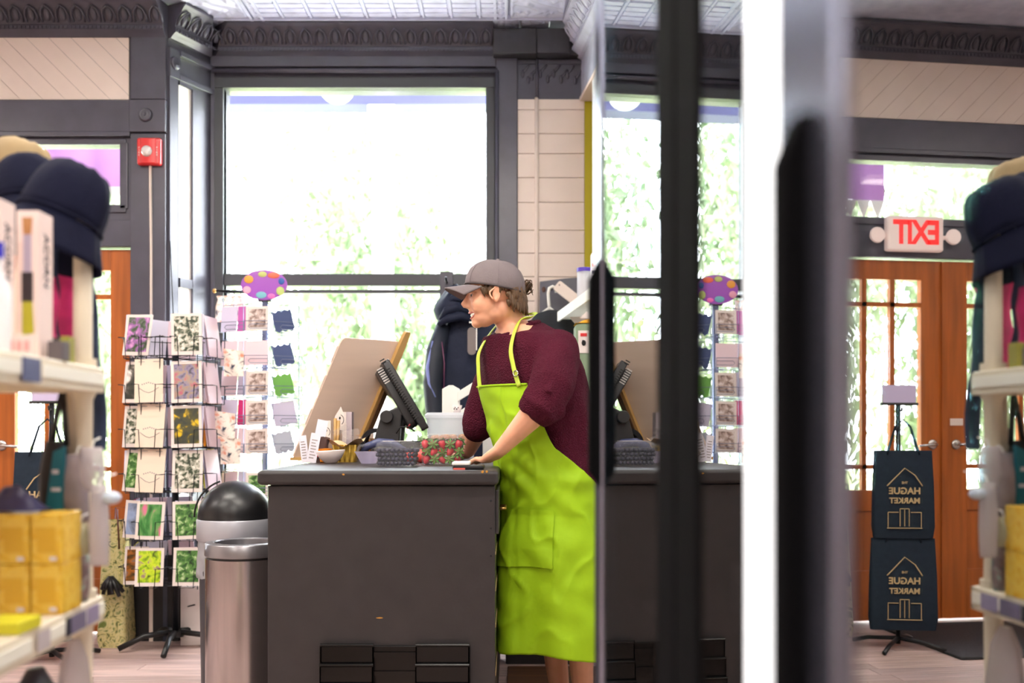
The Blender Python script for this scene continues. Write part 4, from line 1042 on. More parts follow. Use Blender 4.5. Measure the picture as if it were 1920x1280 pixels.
qx0, qx1, qy0, qy1 = X(786, 3.86)+.006, X(872, 3.86), 3.78, 3.93
clamshell(qx0, qx1, qy0, qy1, .112, 'clear box of strawberries behind the blueberries')
n_s = 0
for lay in range(3):
    for i in range(5):
        for j in range(4):
            if not (j == 0 or lay == 2 or i in (0, 4)): continue
            k = 1-.12*(1-lay/3)
            o = bpy.data.objects.new('strawberry', sm); COL.objects.link(o)
            o.location = ((qx0+qx1)/2+(i-2)*.0335*k, (qy0+qy1)/2+(j-1.5)*.034*k, CTOP+.020+.029*lay)
            o.rotation_euler = (random.uniform(1.1, 1.9) if (i+j+lay) % 2 else random.uniform(-.8, .6), random.uniform(-.5, .5), random.uniform(-.5, .5))
            tag(o, 'red strawberry in the clear box on the counter', 'strawberry', 'strawberries in the clear box')
            c = bpy.data.objects.new('calyx', cm); COL.objects.link(c); c.parent = o
for k, px in enumerate((771, 790)):
    x = X(px, 4.02)
    t = thing('small_tomato', ['left', 'right'][k]+' small red tomato behind the berry boxes', 'tomato', (x, 4.02, CTOP), group='small tomatoes')
    part(MB().ell((x, 4.02, CTOP+.028), (.03, .03, .028), 16, 10), 'fruit', mat('tomato skin', (226, 80, 74), .25), t, world=True, smooth=True)
    part(MB().tube([(x, 4.02, CTOP+.054), (x+.004, 4.02, CTOP+.064)], .003, 6), 'stem', M_STEM, t, world=True)
# purple scoop bowl
t = thing('clear_scoop_bowl', 'clear lilac plastic bowl left of the blueberries', 'bowl', (X(690, 3.9), 3.9, CTOP))
x = X(691, 3.9)
part(MB().lathe((x, 3.9, CTOP), [(.026, .001), (.03, .003), (.052, .044), (.056, .048)], 28, False), 'bowl', milky_mat('lilac clear plastic', (206, 196, 226), .45), t, world=True, smooth=True)
part(MB().tube([(x-.045, 3.88, CTOP+.046), (x-.03, 3.87, CTOP+.07), (x+.01, 3.87, CTOP+.078)], .005, 8), 'scoop_handle', M_CLEARB, t, world=True, smooth=True)
# card reader pad
t = thing('card_reader', 'low black card reader with a white top by his hand', 'card reader', (X(880, 3.36), 3.36, CTOP))
part(MB().bbox(X(850, 3.36), X(908, 3.36), 3.31, 3.42, CTOP, CTOP+.014, .008), 'body', M_BLACK, t, world=True)
part(MB().bbox(X(849, 3.36), X(882, 3.36), 3.31, 3.42, CTOP+.014, CTOP+.026, .008), 'white_top', M_WHITE, t, world=True)
part(MB().box(X(850, 3.31), X(872, 3.31), 3.3085, 3.31, CTOP+.0, CTOP+.006), 'red_strip', mat('coral strip', (216, 96, 84), .4), t, world=True)
# translucent tub and ginger in a tray, cup, picket stand
t = thing('plastic_tub', 'large translucent plastic tub behind the berries', 'tub', (X(842, 4.6), 4.6, CTOP))
x0, x1 = X(800, 4.55), X(892, 4.55)
part(MB().loft([[(p[0], p[1], zz) for p in rrect(x0-e, x1+e, 4.50-e, 4.68+e, .03, 4)] for e, zz in ((-.012, CTOP+.001), (0, CTOP+.19))], True, False), 'tub_body', milky_mat('translucent tub', (244, 244, 250), .35), t, world=True, smooth=SM)
part(MB().loft([[(p[0], p[1], zz) for p in rrect(x0-e, x1+e, 4.50-e, 4.68+e, .03, 4)] for e, zz in ((.006, CTOP+.186), (.008, CTOP+.2), (-.004, CTOP+.212))], True, True), 'lid', MATS['translucent tub'], t, world=True, smooth=SM)
t = thing('ginger_tray', 'clear tray heaped with brown ginger behind the strawberries', 'tray', (X(838, 4.1), 4.15, CTOP))
x0, x1 = X(798, 4.16), X(884, 4.16)
part(MB().loft([[(p[0], p[1], zz) for p in rrect(x0-e, x1+e, 4.13-e, 4.245+e, .02, 4)] for e, zz in ((-.01, CTOP+.001), (0, CTOP+.11))], True, False), 'tray', M_CLEARB, t, world=True, smooth=SM)
M_GING = mat('ginger skin', (186, 140, 104), .7, var=(30, .3), bump=(50, .4))
for k in range(18):
    r = random.Random(k); px = x0+.025+(x1-x0-.05)*r.random(); lay = k//7
    gx, gy, gz = px, 4.155+.065*r.random(), CTOP+.03+.035*lay
    mb = MB()
    for q in range(3): mb.ell((gx+r.uniform(-.014, .014), gy+r.uniform(-.01, .01), gz+r.uniform(-.005, .005)), (r.uniform(.014, .022), r.uniform(.01, .014), r.uniform(.011, .016)), 9, 6)
    solo(mb, 'ginger_root', M_GING, 'knobbly brown ginger root in the clear tray', 'ginger', 'ginger roots in the clear tray', smooth=True)
pk = thing('picket_stand', 'white wooden picket stand at the far end of the counter', 'stand', (X(850, 4.76), 4.76, CTOP))
pt = lambda x0, x1, z1: [(x0, CTOP), (x1, CTOP), (x1, z1-.018), ((x0+x1)/2+.01, z1), ((x0+x1)/2-.01, z1), (x0, z1-.018)]
part(MB().prism(pt(X(829, 4.75), X(862, 4.75), Z(722, 4.75)), 'y', 4.745, 4.775), 'picket', M_WHITE, pk, world=True, bevel=.003)
part(MB().prism(pt(X(905, 4.75), X(938, 4.75), Z(700, 4.75)), 'y', 4.745, 4.775), 'picket', M_WHITE, pk, world=True, bevel=.003)
part(MB().prism([(X(858, 4.75), Z(735, 4.75)), (X(930, 4.75), Z(690, 4.75)), (X(930, 4.75), Z(708, 4.75)), (X(858, 4.75), Z(753, 4.75))], 'y', 4.73, 4.745), 'diagonal_rail', M_WHITE, pk, world=True, bevel=.002)
part(MB().prism([(X(858, 4.75), Z(772, 4.75)), (X(930, 4.75), Z(732, 4.75)), (X(930, 4.75), Z(744, 4.75)), (X(858, 4.75), Z(785, 4.75))], 'y', 4.73, 4.745), 'diagonal_rail', M_WHITE, pk, world=True, bevel=.002)
t = thing('painted_cup', 'tiny white cup with dark drawings on the plastic tub', 'cup', (X(857, 4.55), 4.56, CTOP+.212))
x = X(857, 4.56)
part(MB().lathe((x, 4.56, CTOP+.2122), [(.014, 0), (.016, .002), (.024, .034), (.021, .033), (.012, .006), (0, .005)], 20), 'cup', MATS['white porcelain'], t, world=True, smooth=True)
f = MB()
for a in (-2.2, -1.9, -1.6, -1.3): f.ell((x+.0208*cos(a), 4.56+.0208*sin(a), CTOP+.232+.004*sin(a*9)), (.003, .0016, .004), 6, 4)
part(f, 'drawings', M_BLACK, t, world=True)
t = thing('patterned_cup', 'tiny patterned white cup on the ribbed basket', 'cup', (X(693, 4.68), 4.68, CTOP+.09))
x = X(693, 4.68)
part(MB().lathe((x, 4.68, CTOP+.0905), [(.016, 0), (.018, .002), (.02, .05), (.018, .05), (.015, .006), (0, .005)], 18), 'cup', MATS['white porcelain'], t, world=True, smooth=True)

# ================================================================== COAT AND RIGHT BACKGROUND
M_COAT = mat('navy shell fabric', (28, 34, 54), .6, spec=.2, var=(6, .2), bump=(14, .5))
cs_ = thing('coat_stand', 'square charcoal coat post behind the navy jacket', 'coat stand', (X(838, 5.3), 5.32, 0))
part(MB().bbox(X(825, 5.3), X(850, 5.3), 5.28, 5.36, .03, Z(510, 5.3), .005), 'post', M_TRIM, cs_, world=True)
part(MB().bbox(X(838, 5.3)-.2, X(838, 5.3)+.2, 5.12, 5.52, 0, .03, .01), 'foot', M_TRIM, cs_, world=True)
part(MB().tube([(X(838, 5.3), 5.28, Z(530, 5.3)), (X(838, 5.3), 5.22, Z(530, 5.3)), (X(838, 5.3), 5.21, Z(524, 5.3))], .006, 8), 'hook', M_DARKMETAL, cs_, world=True, smooth=True)
jk = thing('navy_jacket', 'navy hooded jacket with a grey tag hanging behind the cashier', 'jacket', (X(868, 5.2), 5.18, Z(960, 5.2)))
def jring(cx, w, dpt, z, seed, n=36):
    o = []
    for k in range(n):
        a = 2*PI*k/n; r = 1+.16*mnoise.noise((4*cos(a), 4*sin(a), z*2.2+seed))+.05*mnoise.noise((9*cos(a), 9*sin(a), z*9+seed))
        o.append((cx+w*cos(a)*r, 5.17+dpt*sin(a)*r, z))
    return o
prof = [(800, 928, 950), (803, 932, 880), (806, 934, 820), (808, 938, 770), (810, 940, 720), (812, 945, 680), (818, 950, 650), (826, 948, 625), (838, 940, 606), (848, 925, 592), (858, 905, 582)]
part(MB().loft([jring(X((a+b_)/2, 5.17), (X(b_, 5.17)-X(a, 5.17))/2, .085-.03*(i/len(prof)), Z(y, 5.17), 0) for i, (a, b_, y) in enumerate(prof)]), 'body', M_COAT, jk, world=True, smooth=True)
hd = MB()
hd.loft([[(X(cx_, 5.15)+w*cos(2*PI*k/28)*(1+.14*mnoise.noise((2.5*cos(2*PI*k/28), 2.5*sin(2*PI*k/28), y*.03))), 5.14+dd*sin(2*PI*k/28), Z(y, 5.15)+.012*sin(3*2*PI*k/28)) for k in range(28)] for cx_, w, dd, y in ((858, .085, .07, 606), (856, .105, .09, 596), (853, .110, .095, 580), (850, .090, .085, 566), (853, .062, .06, 550), (856, .045, .04, 541), (857, .015, .015, 537))])
part(hd, 'hood', M_COAT, jk, world=True, smooth=True)
for pts_ in ([(826, 600), (838, 584), (858, 578), (884, 588)], [(822, 608), (842, 598), (866, 594), (900, 604)], [(836, 572), (852, 560), (872, 562), (882, 574)]):
    part(MB().tube([(X(a, 5.1), 5.06+.02*(k in (0, 3)), Z(b_, 5.1)) for k, (a, b_) in enumerate(pts_)], [.012, .022, .024, .012], 10), 'hood_fold', M_COAT, jk, world=True, smooth=True)
slv = MB().tube([(X(832, 5.15), 5.15, Z(612, 5.15)), (X(818, 5.15), 5.12, Z(660, 5.15)), (X(812, 5.15), 5.10, Z(720, 5.15)), (X(818, 5.15), 5.1, Z(800, 5.15)), (X(822, 5.15), 5.1, Z(860, 5.15))], [.05, .062, .06, .055, .045], 16, flat=.8)
part(slv, 'sleeve', mat('dark navy shell', (28, 34, 48), .6, bump=(14, .5)), jk, world=True, smooth=True)
part(MB().tube([(X(812, 5.1), 5.08, Z(640, 5.1)), (X(803, 5.1), 5.07, Z(690, 5.1)), (X(806, 5.1), 5.06, Z(720, 5.1)), (X(818, 5.1), 5.05, Z(745, 5.1))], [.008, .022, .022, .008], 10, flat=.5), 'sleeve_panel', mat('periwinkle fabric', (120, 130, 190), .6), jk, world=True, smooth=True)
part(MB().tube([(X(828, 5.05), 5.065, Z(640, 5.05)), (X(833, 5.05), 5.06, Z(680, 5.05)), (X(832, 5.05), 5.06, Z(745, 5.05))], .003, 6), 'zip', mat('plum zip', (110, 60, 90), .4), jk, world=True, smooth=True)
part(MB().prism(rrect(X(876, 5.0), X(892, 5.0), Z(664, 5.0), Z(612, 5.0), .02, 5), 'y', 5.035, 5.04), 'tag', mat('grey tag', (120, 110, 108), .5), jk, world=True)
part(MB().box(X(892, 5.0), X(894, 5.0), 5.035, 5.045, Z(655, 5.0), Z(612, 5.0)).box(X(879, 5.0), X(886, 5.0), 5.035, 5.05, Z(604, 5.0), Z(601, 5.0)), 'tag_string', M_WHITE, jk, world=True)

# shelf on the right wall
sh = thing('wall_shelf', 'white wall shelf on the right wall behind the cashier', 'shelf', (.44, 4.95, 1.70))
ysh0, ysh1, zs = 4.2, 5.42, 1.705
fx = lambda y: rwx(y)-.165
part(MB().loft([[(fx(y), y, zs), (rwx(y)-.002, y, zs), (rwx(y)-.002, y, zs+.035), (fx(y), y, zs+.035)] for y in (ysh0, ysh1)]), 'board', M_WHITE, sh, world=True, bevel=.003)
part(MB().loft([[(fx(y)-.006, y, zs-.012), (fx(y)+.006, y, zs-.012), (fx(y)+.006, y, zs+.04), (fx(y)-.006, y, zs+.04)] for y in (ysh0, ysh1)]), 'lip', M_WHITE, sh, world=True, bevel=.002)
for y in (4.4, 5.3):
    part(MB().prism([(fx(y)+.04, zs), (rwx(y)-.002, zs), (rwx(y)-.002, zs-.14)], 'y', y, y+.02), 'bracket', M_CREAM, sh, world=True)
def jar(x, y, z, r, h, lidc, label):
    t = thing('plastic_jar', label, 'jar', (x, y, z))
    part(MB().lathe((x, y, z), [(r*.94, .001), (r, .006), (r, h*.84), (r*.96, h*.88)], 28, True), 'jar_body', MATS['translucent tub'], t, world=True, smooth=SM)
    part(MB().lathe((x, y, z), [(r*1.05, h*.88), (r*1.05, h*.99), (r, h)], 28), 'lid', mat('violet lid', lidc, .35), t, world=True, smooth=SM)
    f = MB()
    for k in range(7): f.box(x-.02+.006*k, x-.016+.006*k, y-.01, y+.012, z+.01, z+h*(.6+.04*(k % 3)))
    part(f, 'contents', M_CARD, t, world=True)
    return t
jar(X(1096, 4.88), 4.88, zs+.036, .037, .155, (84, 60, 180), 'clear plastic jar with violet lid on the wall shelf')
t = thing('label_box', 'printed white packet beside the violet lidded jar', 'packet', (X(1116, 4.7), 4.7, zs+.036))
part(MB().bbox(X(1108, 4.7), X(1108, 4.7)+.06, 4.67, 4.74, zs+.036, Z(476, 4.7), .006), 'packet', M_BRO, t, world=True)
for k in range(4):
    part(MB().box(X(1109, 4.7), X(1118, 4.7), 4.6685, 4.67, zs+.06+.035*k, zs+.075+.035*k), 'print_block', [mat('ink slate', (90, 90, 110), .5), mat('ink coral', (226, 150, 150), .5)][k % 2], t, world=True)
t = thing('wooden_tag_sign', 'cream wooden tag sign leaning at the end of the wall shelf', 'sign', (X(1066, 5.38), 5.38, zs+.036))
pts = [Vector((p[0], 0, p[1])) for p in rrect(-.03, .03, -.085, .085, .012, 3)]
Mx = T3(X(1066, 5.43), 5.44, Z(551, 5.43)) @ R3(0, -.9, 0)
part(MB().loft([[tuple(Mx @ (p+Vector((0, o, 0)))) for p in pts] for o in (-.006, .006)]), 'board', M_CREAM, t, world=True, smooth=SM)
part(MB().ell(tuple(Mx @ Vector((.008, -.007, .07))), (.004, .002, .004), 8, 4), 'nail_hole', mat('dark brown', (90, 60, 50), .6), t, world=True)
t = thing('grey_peg_board', 'slate grey board on the clapboards behind the hanger', 'board', (X(1045, 5.62), 5.62, 1.55))
part(MB().prism([(vx(1010), 1.52), (vx(1088), 1.52), (vx(1088), vz(522)), (vx(1060), vz(524)), (vx(1012), vz(530))], 'y', 5.605, 5.634), 'board', mat('slate board', (104, 104, 114), .55, var=(10, .15)), t, world=True, bevel=.003)
part(MB().ell((vx(1019), 5.603, vz(545)), (.012, .004, .016), 10, 6), 'knot', MATS['dark brown'], t, world=True)
hg = thing('white_hanger', 'white plastic coat hanger on the grey board', 'hanger', (X(1032, 5.5), 5.5, Z(600, 5.5)))
hp = [(1043, 548), (1042, 540), (1036, 537), (1030, 540), (1028, 550), (1029, 568), (1030, 577)]
part(MB().tube([(X(a, 5.5), 5.5, Z(b_, 5.5)) for a, b_ in hp], .009, 10), 'hook', M_WHITE, hg, world=True, smooth=True)
part(MB().tube([(X(1006, 5.5), 5.5, Z(596, 5.5)), (X(1030, 5.5), 5.5, Z(577, 5.5)), (X(1054, 5.5), 5.5, Z(596, 5.5))], .010, 10), 'shoulders', M_WHITE, hg, world=True, smooth=True)
part(MB().tube([(X(1030, 5.5), 5.52, Z(538, 5.5)), (X(1036, 5.5), 5.6, Z(538, 5.5))], .005, 8), 'peg', M_DARKMETAL, hg, world=True)
dk = solo(MB().loft([[(X(1035, 5.5)+w*cos(2*PI*k/24)*(1+.06*sin(5*k)), 5.5+.035*sin(2*PI*k/24), Z(y, 5.5)) for k in range(24)] for w, y in ((.14, 780), (.14, 640), (.12, 602), (.085, 588), (.03, 582))]), 'dark_cardigan', mat('black teal knit', (36, 40, 46), .8, bump=(40, .3)), 'dark garment hanging on the white hanger', 'garment', smooth=True)
# green metal box below the shelf
M_GREEN = mat('sage green enamel', (132, 152, 124), .35, .1)
gy = 4.55
t = thing('green_switch_box', 'sage green metal switch box on the right wall', 'switch box', (rwx(gy)-.1, gy, 1.12))
gx0, gx1 = X(1079, gy-.06), rwx(gy+.1)-.002
gz0, gz1 = 1.12, Z(606, gy-.06)
part(MB().bbox(gx0, gx1, gy-.06, gy+.1, gz0, gz1, .02), 'box_body', M_GREEN, t, world=True, smooth=SM)
part(MB().bbox(gx0-.004, gx1, gy-.064, gy+.104, gz0+.16, gz0+.19, .02), 'band', M_GREEN, t, world=True, smooth=SM)
pl = part(MB().bbox(gx0+.012, gx0+.062, gy-.064, gy-.06, Z(664, gy), Z(622, gy), .002), 'switch_plate', M_CARD, t, world=True)
part(MB().ell((gx0+.037, gy-.066, Z(645, gy)), (.010, .004, .013), 10, 6).tube([(gx0+.037, gy-.066, Z(645, gy)), (gx0+.032, gy-.078, Z(641, gy))], .004, 6), 'switch', M_BLACK, pl, world=True, smooth=True)
part(MB().box(gx0+.022, gx0+.052, gy-.0655, gy-.064, Z(633, gy), Z(627, gy)), 'red_print', MATS['red print'], pl, world=True)
for k in range(6):
    part(MB().ell((gx0+.075, gy-.061, gz0+.03+.07*k), (.004, .003, .004), 8, 4), 'rivet', M_DARKMETAL, t, world=True)
t = thing('yellow_cloth', 'crumpled yellow cloth with white paper on the green box', 'cloth', ((gx0+gx1)/2, gy, gz1))
part(MB().grid(lambda u, v: (gx0+.0+(gx1-gx0-.0)*u, gy-.055+.14*v, gz1+.003+.028*sin(PI*u)*sin(PI*v)+.014*mnoise.noise((u*6, v*6, 2))*sin(PI*u)*sin(PI*v)), 18, 16), 'cloth', mat('marigold cloth', (236, 170, 20), .8), t, world=True, smooth=True)
part(MB().prism([(gx0+.02, gz1+.026), (gx0+.085, gz1+.02), (gx0+.052, gz1+.056)], 'y', gy-.05, gy-.044), 'paper_corner', M_CARD, t, world=True)

# ---- red fire alarm strobe and its conduit
fa = thing('fire_alarm_strobe', 'red fire alarm strobe on the door casing', 'fire alarm', (lx(286), YL-.05, lz(315)))
ax0, ax1, az0, az1 = lx(264), lx(308), lz(314), lz(264)
M_RED = mat('alarm red plastic', (216, 40, 42), .3, coat=.3)
part(MB().bbox(ax0, ax1, YL-.062, YL-.022, az0, az1, .012), 'housing', M_RED, fa, world=True, smooth=SM, bevel=.003)
part(MB().bbox(ax0+.022, ax1-.022, YL-.072, YL-.06, az0+.004, az1-.004, .008), 'raised_centre', M_RED, fa, world=True, smooth=SM)
part(MB().ell((lx(284), YL-.072, lz(290)), (.030, .016, .030), 14, 8), 'strobe_lens', mat('strobe lens', (226, 222, 220), .12, .4, bump=(60, .6)), fa, world=True, smooth=True)
tm = text_mesh('FIRE', .016, M_WHITE)
for xx in (lx(269), lx(302)):
    for i, chh in enumerate('FIRE'):
        m_ = text_mesh(chh, .014, M_WHITE)
        piece('letter', m_, fa, wloc(fa, (xx, YL-.0635, lz(283)-.013*i)), (PI/2, 0, 0))
solo(MB().tube([(lx(286), YL-.03, lz(314)), (lx(286), YL-.03, lz(350)), (lx(287.5), YL-.03, lz(470)), (lx(287), YL-.03, .02)], .0135, 10, flat=.5), 'conduit', M_CREAM, 'cream conduit running down from the fire alarm', 'conduit', smooth=True)
solo(MB().tube([(XB+.012, YL-.004, lz(452)), (XB+.018, YL-.004, lz(500)), (XB+.03, YL+.0, lz(600)), (XB+.03, YL, 1.0)], .003, 6), 'thin_cable', M_BLACK, 'thin black cable down the bay corner', 'cable', smooth=True)
# ================================================================== THE CASHIER
M_SKIN = mat('skin', (232, 172, 140), .45, var=(18, .07), sss=.12)
M_HAIR = mat('brown hair', (86, 62, 38), .45, var=(30, .3))
M_SWEAT = mat('burgundy waffle knit', (74, 20, 38), .85, spec=.12, var=(8, .1), wave=(190, .7))
M_APRON = mat('lime green apron cloth', (150, 190, 22), .65, spec=.25, var=(4, .06), bump=(9, .35, 5))
M_STRAP = mat('pale lime strap', (196, 220, 70), .6)
M_CAP = mat('washed grey cap cotton', (112, 102, 104), .85, var=(14, .1), bump=(160, .15))
ps_ = thing('person', 'cashier in grey cap, burgundy sweater and lime apron leaning on the counter', 'person', (.15, 3.66, 0))
ux = Vector((.608, -.794, 0)); fw = Vector((-.794, -.608, 0))   # his left, his front
def chain(mb, pts, rad, seg=14, flat=1.0):
    mb.tube(pts, rad, seg, True, flat)
    for p, r in zip(pts, rad): mb.ell(p, (r*.98, r*.98, r*.98), 12, 8)
def ring(c, a, b, z, n=40, ph=0.0, amp=0.0, seed=0):
    o = []
    for k in range(n):
        t = 2*PI*k/n
        ct_, st_ = cos(t), sin(t)
        e = .86
        p = Vector((c[0], c[1], z))+ux*(a*math.copysign(abs(ct_)**e, ct_))+fw*(b*math.copysign(abs(st_)**e, st_))
        if amp: p += (ux*ct_+fw*st_)*amp*mnoise.noise((3*ct_, 3*st_, z*6+seed))
        o.append(tuple(p))
    return o
TOR = [(.80, .150, 3.66, .185, .125), (.93, .145, 3.66, .190, .135), (1.02, .132, 3.665, .180, .135), (1.12, .115, 3.67, .185, .138), (1.22, .092, 3.68, .198, .140), (1.32, .07, 3.685, .205, .132), (1.40, .052, 3.69, .195, .115), (1.45, .038, 3.695, .150, .098), (1.49, .022, 3.70, .085, .078)]
# joints
SHL = Vector((.168, 3.56, 1.395)); ELL = Vector((.108, 3.385, 1.195)); WRL = Vector((-.040, 3.475, 1.035)); HDL = Vector((-.092, 3.515, 1.0))
SHR = Vector((-.055, 3.83, 1.375)); ELR = Vector((-.125, 3.86, 1.13)); WRR = Vector((-.17, 3.98, 1.02)); HDR = Vector((-.20, 4.03, .995))
NECK = Vector((.012, 3.695, 1.47)); HEAD = Vector((X(922, 3.66), 3.66, Z(553, 3.66)))
Mh = T3(*HEAD) @ Matrix.Rotation(PI+.12, 4, 'Z') @ Matrix.Rotation(.10, 4, 'Y')     # local x = forwards
hp_ = lambda x, y, z: Mh @ Vector((x, y, z))
bd = MB()
# head (local frame, facing +x; his left is +y ... mirrored by the half turn)
def he(c, r, seg=20, rings=14): bd.ell(hp_(*c), r, seg, rings, Mh.to_3x3())
he((-.018, 0, .035), (.098, .076, .090)); he((.030, 0, -.020), (.060, .064, .085)); he((.036, 0, -.075), (.046, .048, .040)); he((.064, 0, -.099), (.021, .026, .018))
he((.046, .034, -.032), (.036, .028, .032)); he((.046, -.034, -.032), (.036, .028, .032))
he((.066, 0, .024), (.020, .050, .022)); he((-.03, 0, -.055), (.055, .058, .05)); he((.0, .0, -.07), (.05, .056, .035))
bd.tube([hp_(.078, 0, .014), hp_(.090, 0, -.004), hp_(.106, 0, -.026), hp_(.099, 0, -.036)], [.009, .0095, .0125, .010], 10)
he((.090, .010, -.035), (.012, .008, .008)); he((.090, -.010, -.035), (.012, .008, .008))
he((.076, 0, -.052), (.015, .028, .010)); he((.071, 0, -.083), (.014, .025, .009)); he((.056, .036, -.050), (.022, .018, .018)); he((.056, -.036, -.050), (.022, .018, .018))
for s_ in (1, -1):
    he((-.008, .077*s_, -.004), (.017, .008, .030)); he((-.012, .083*s_, .014), (.017, .005, .015)); he((-.004, .079*s_, -.026), (.010, .007, .012))
# neck and torso core
chain(bd, [hp_(-.025, 0, -.05), (HEAD+NECK)/2+Vector((.008, .005, 0)), NECK, NECK-Vector((-.02, 0, .10))], [.056, .054, .060, .070])
bd.loft([ring((cx_, cy_), a*.9, b_*.9, z, 24) for z, cx_, cy_, a, b_ in TOR])
# arms
chain(bd, [SHL, (SHL+ELL)/2, ELL], [.048, .046, .042]); chain(bd, [ELL, ELL.lerp(WRL, .3), ELL.lerp(WRL, .7), WRL], [.042, .045, .034, .027])
chain(bd, [SHR, (SHR+ELR)/2, ELR], [.055, .048, .042]); chain(bd, [ELR, ELR.lerp(WRR, .3), ELR.lerp(WRR, .7), WRR], [.042, .044, .033, .026])
def hand(W, H, out, spread):
    """palm from wrist W to H, five fingers resting on the counter; out = sideways"""
    f = (H-W); f.z = 0; f.normalize(); sdv = Vector((-f.y, f.x, 0))*out
    zc = CTOP+.014
    P0 = Vector((W.x, W.y, W.z)); K = Vector((H.x, H.y, zc+.012))
    for k in (-1.2, -.4, .4, 1.2):
        bd.tube([P0+sdv*.010*k, P0.lerp(K, .5)+sdv*.016*k, K+sdv*.0175*k], [.017, .0155, .0125], 10); bd.ell(K+sdv*.0175*k, (.0125, .0125, .012), 10, 8)
    for k, L_ in ((-1.2, .060), (-.4, .078), (.4, .082), (1.2, .074)):
        d_ = (f+sdv*spread*k).normalized(); b0 = K+sdv*.0175*k
        pts = [b0, b0+d_*L_*.45+Vector((0, 0, .004)), b0+d_*L_*.75+Vector((0, 0, -.006)), b0+d_*L_+Vector((0, 0, -.013))]
        bd.tube(pts, [.0100, .0092, .0085, .0068], 10); bd.ell(pts[-1], (.0068,)*3, 8, 6)
    b0 = P0.lerp(K, .25)+sdv*.022
    pts = [b0, b0+sdv*.022+f*.018-Vector((0, 0, .010)), b0+sdv*.030+f*.042-Vector((0, 0, .022)), b0+sdv*.030+f*.060-Vector((0, 0, .028))]
    for p in pts: p.z = max(p.z, CTOP+.010)
    bd.tube(pts, [.015, .0125, .010, .0075], 10); bd.ell(pts[-1], (.0075,)*3, 8, 6)
hand(WRL, HDL, -1, .12)
hand(WRR, HDR, 1, .12)
# legs and feet
HPL = Vector((.195, 3.60, .88)); HPR = Vector((.10, 3.73, .88))
KNL = Vector((.235, 3.62, .50)); KNR = Vector((.135, 3.72, .48))
ANL = Vector((.265, 3.66, .085)); ANR = Vector((.185, 3.78, .085))
for H_, K_, A_ in ((HPL, KNL, ANL), (HPR, KNR, ANR)):
    chain(bd, [H_, H_.lerp(K_, .5), K_], [.088, .075, .055]); chain(bd, [K_, K_.lerp(A_, .3)+Vector((.012, .006, 0)), K_.lerp(A_, .65), A_], [.055, .058, .044, .036])
    chain(bd, [A_-Vector((0, 0, .03)), A_+fw*.06-Vector((0, 0, .045)), A_+fw*.15-Vector((0, 0, .06))], [.036, .034, .024])
body = part(bd, 'body', M_SKIN, ps_, world=True, smooth=True)
bake(body, [('REMESH', dict(mode='VOXEL', voxel_size=.0042)), ('SMOOTH', dict(factor=.5, iterations=5))]); body.data.shade_smooth()
# face details
M_EYEW = mat('eye white', (240, 236, 232), .2); M_IRIS = mat('eye iris', (70, 80, 84), .2)
for s_ in (1, -1):
    e_ = part(MB().ell(hp_(.067, .030*s_, .000), (.012, .012, .011), 14, 10), 'eye', M_EYEW, ps_, world=True, smooth=True)
    part(MB().ell(hp_(.0775, .031*s_, .000), (.003, .0055, .0055), 10, 6, Mh.to_3x3()), 'iris', M_IRIS, e_, world=True, smooth=True)
    part(MB().tube([hp_(.074, .016*s_, .024), hp_(.075, .032*s_, .029), hp_(.064, .050*s_, .022)], [.003, .0042, .002], 7), 'eyebrow', M_HAIR, ps_, world=True, smooth=True)
    part(MB().tube([hp_(.0725, .018*s_, .010), hp_(.0775, .030*s_, .0125), hp_(.067, .044*s_, .007)], .0028, 7), 'eyelid', M_SKIN, ps_, world=True, smooth=True)
part(MB().ell(hp_(.0745, 0, -.067), (.011, .030, .0080), 14, 8, Mh.to_3x3()), 'teeth', mat('teeth', (244, 238, 228), .25), ps_, world=True, smooth=True)
M_LIP = mat('lip', (206, 122, 112), .4)
part(MB().tube([hp_(.066, -.035, -.060), hp_(.081, -.018, -.0590), hp_(.0895, 0, -.0585), hp_(.081, .018, -.0590), hp_(.066, .035, -.060)], [.002, .0032, .0036, .0032, .002], 8), 'upper_lip', M_LIP, ps_, world=True, smooth=True)
part(MB().tube([hp_(.066, -.035, -.060), hp_(.077, -.020, -.0745), hp_(.0845, 0, -.0795), hp_(.077, .020, -.0745), hp_(.066, .035, -.060)], [.002, .0036, .0042, .0036, .002], 8), 'lower_lip', M_LIP, ps_, world=True, smooth=True)
for s_ in (1, -1):
    part(MB().tube([hp_(.004+.012*sin(k*.5), .0845*s_, -.028+.052*k/7) if k < 5 else hp_(.004-.012*(k-4), .086*s_, .012+.006*(k-4)) for k in range(7)], .0032, 7), 'ear_fold', M_SKIN, ps_, world=True, smooth=True)
# hair: clumps from under the cap
hr_ = MB(); rnd = random.Random(3)
def clump(p, d_, L_, r0, curl=.0):
    pts = []; q = Vector(p); dv = Vector(d_).normalized()
    for k in range(5):
        pts.append(hp_(*q)); q = q+dv*(L_/4); dv = (dv+Vector((curl*rnd.uniform(-.5, 1), rnd.uniform(-.2, .2), -.12))).normalized()
    hr_.tube(pts, [r0, r0*1.15, r0, r0*.75, r0*.15], 6)
for k in range(230):
    a = rnd.uniform(-2.0, 2.0)                                 # angle from straight back
    x_, y_ = -.022-.094*cos(a), .077*sin(a)
    if abs(a) > 1.35 and abs(a) < 1.8 and rnd.random() < .75: continue    # leave the ear free
    z_ = rnd.uniform(-.045, .025) if abs(a) < 1.3 else rnd.uniform(.012, .03)
    L_ = rnd.uniform(.032, .050) if abs(a) < 1.25 else rnd.uniform(.018, .03)
    clump((x_, y_, z_), (-cos(a)*.25, sin(a)*.15, -.9), L_, rnd.uniform(.006, .010), .15)
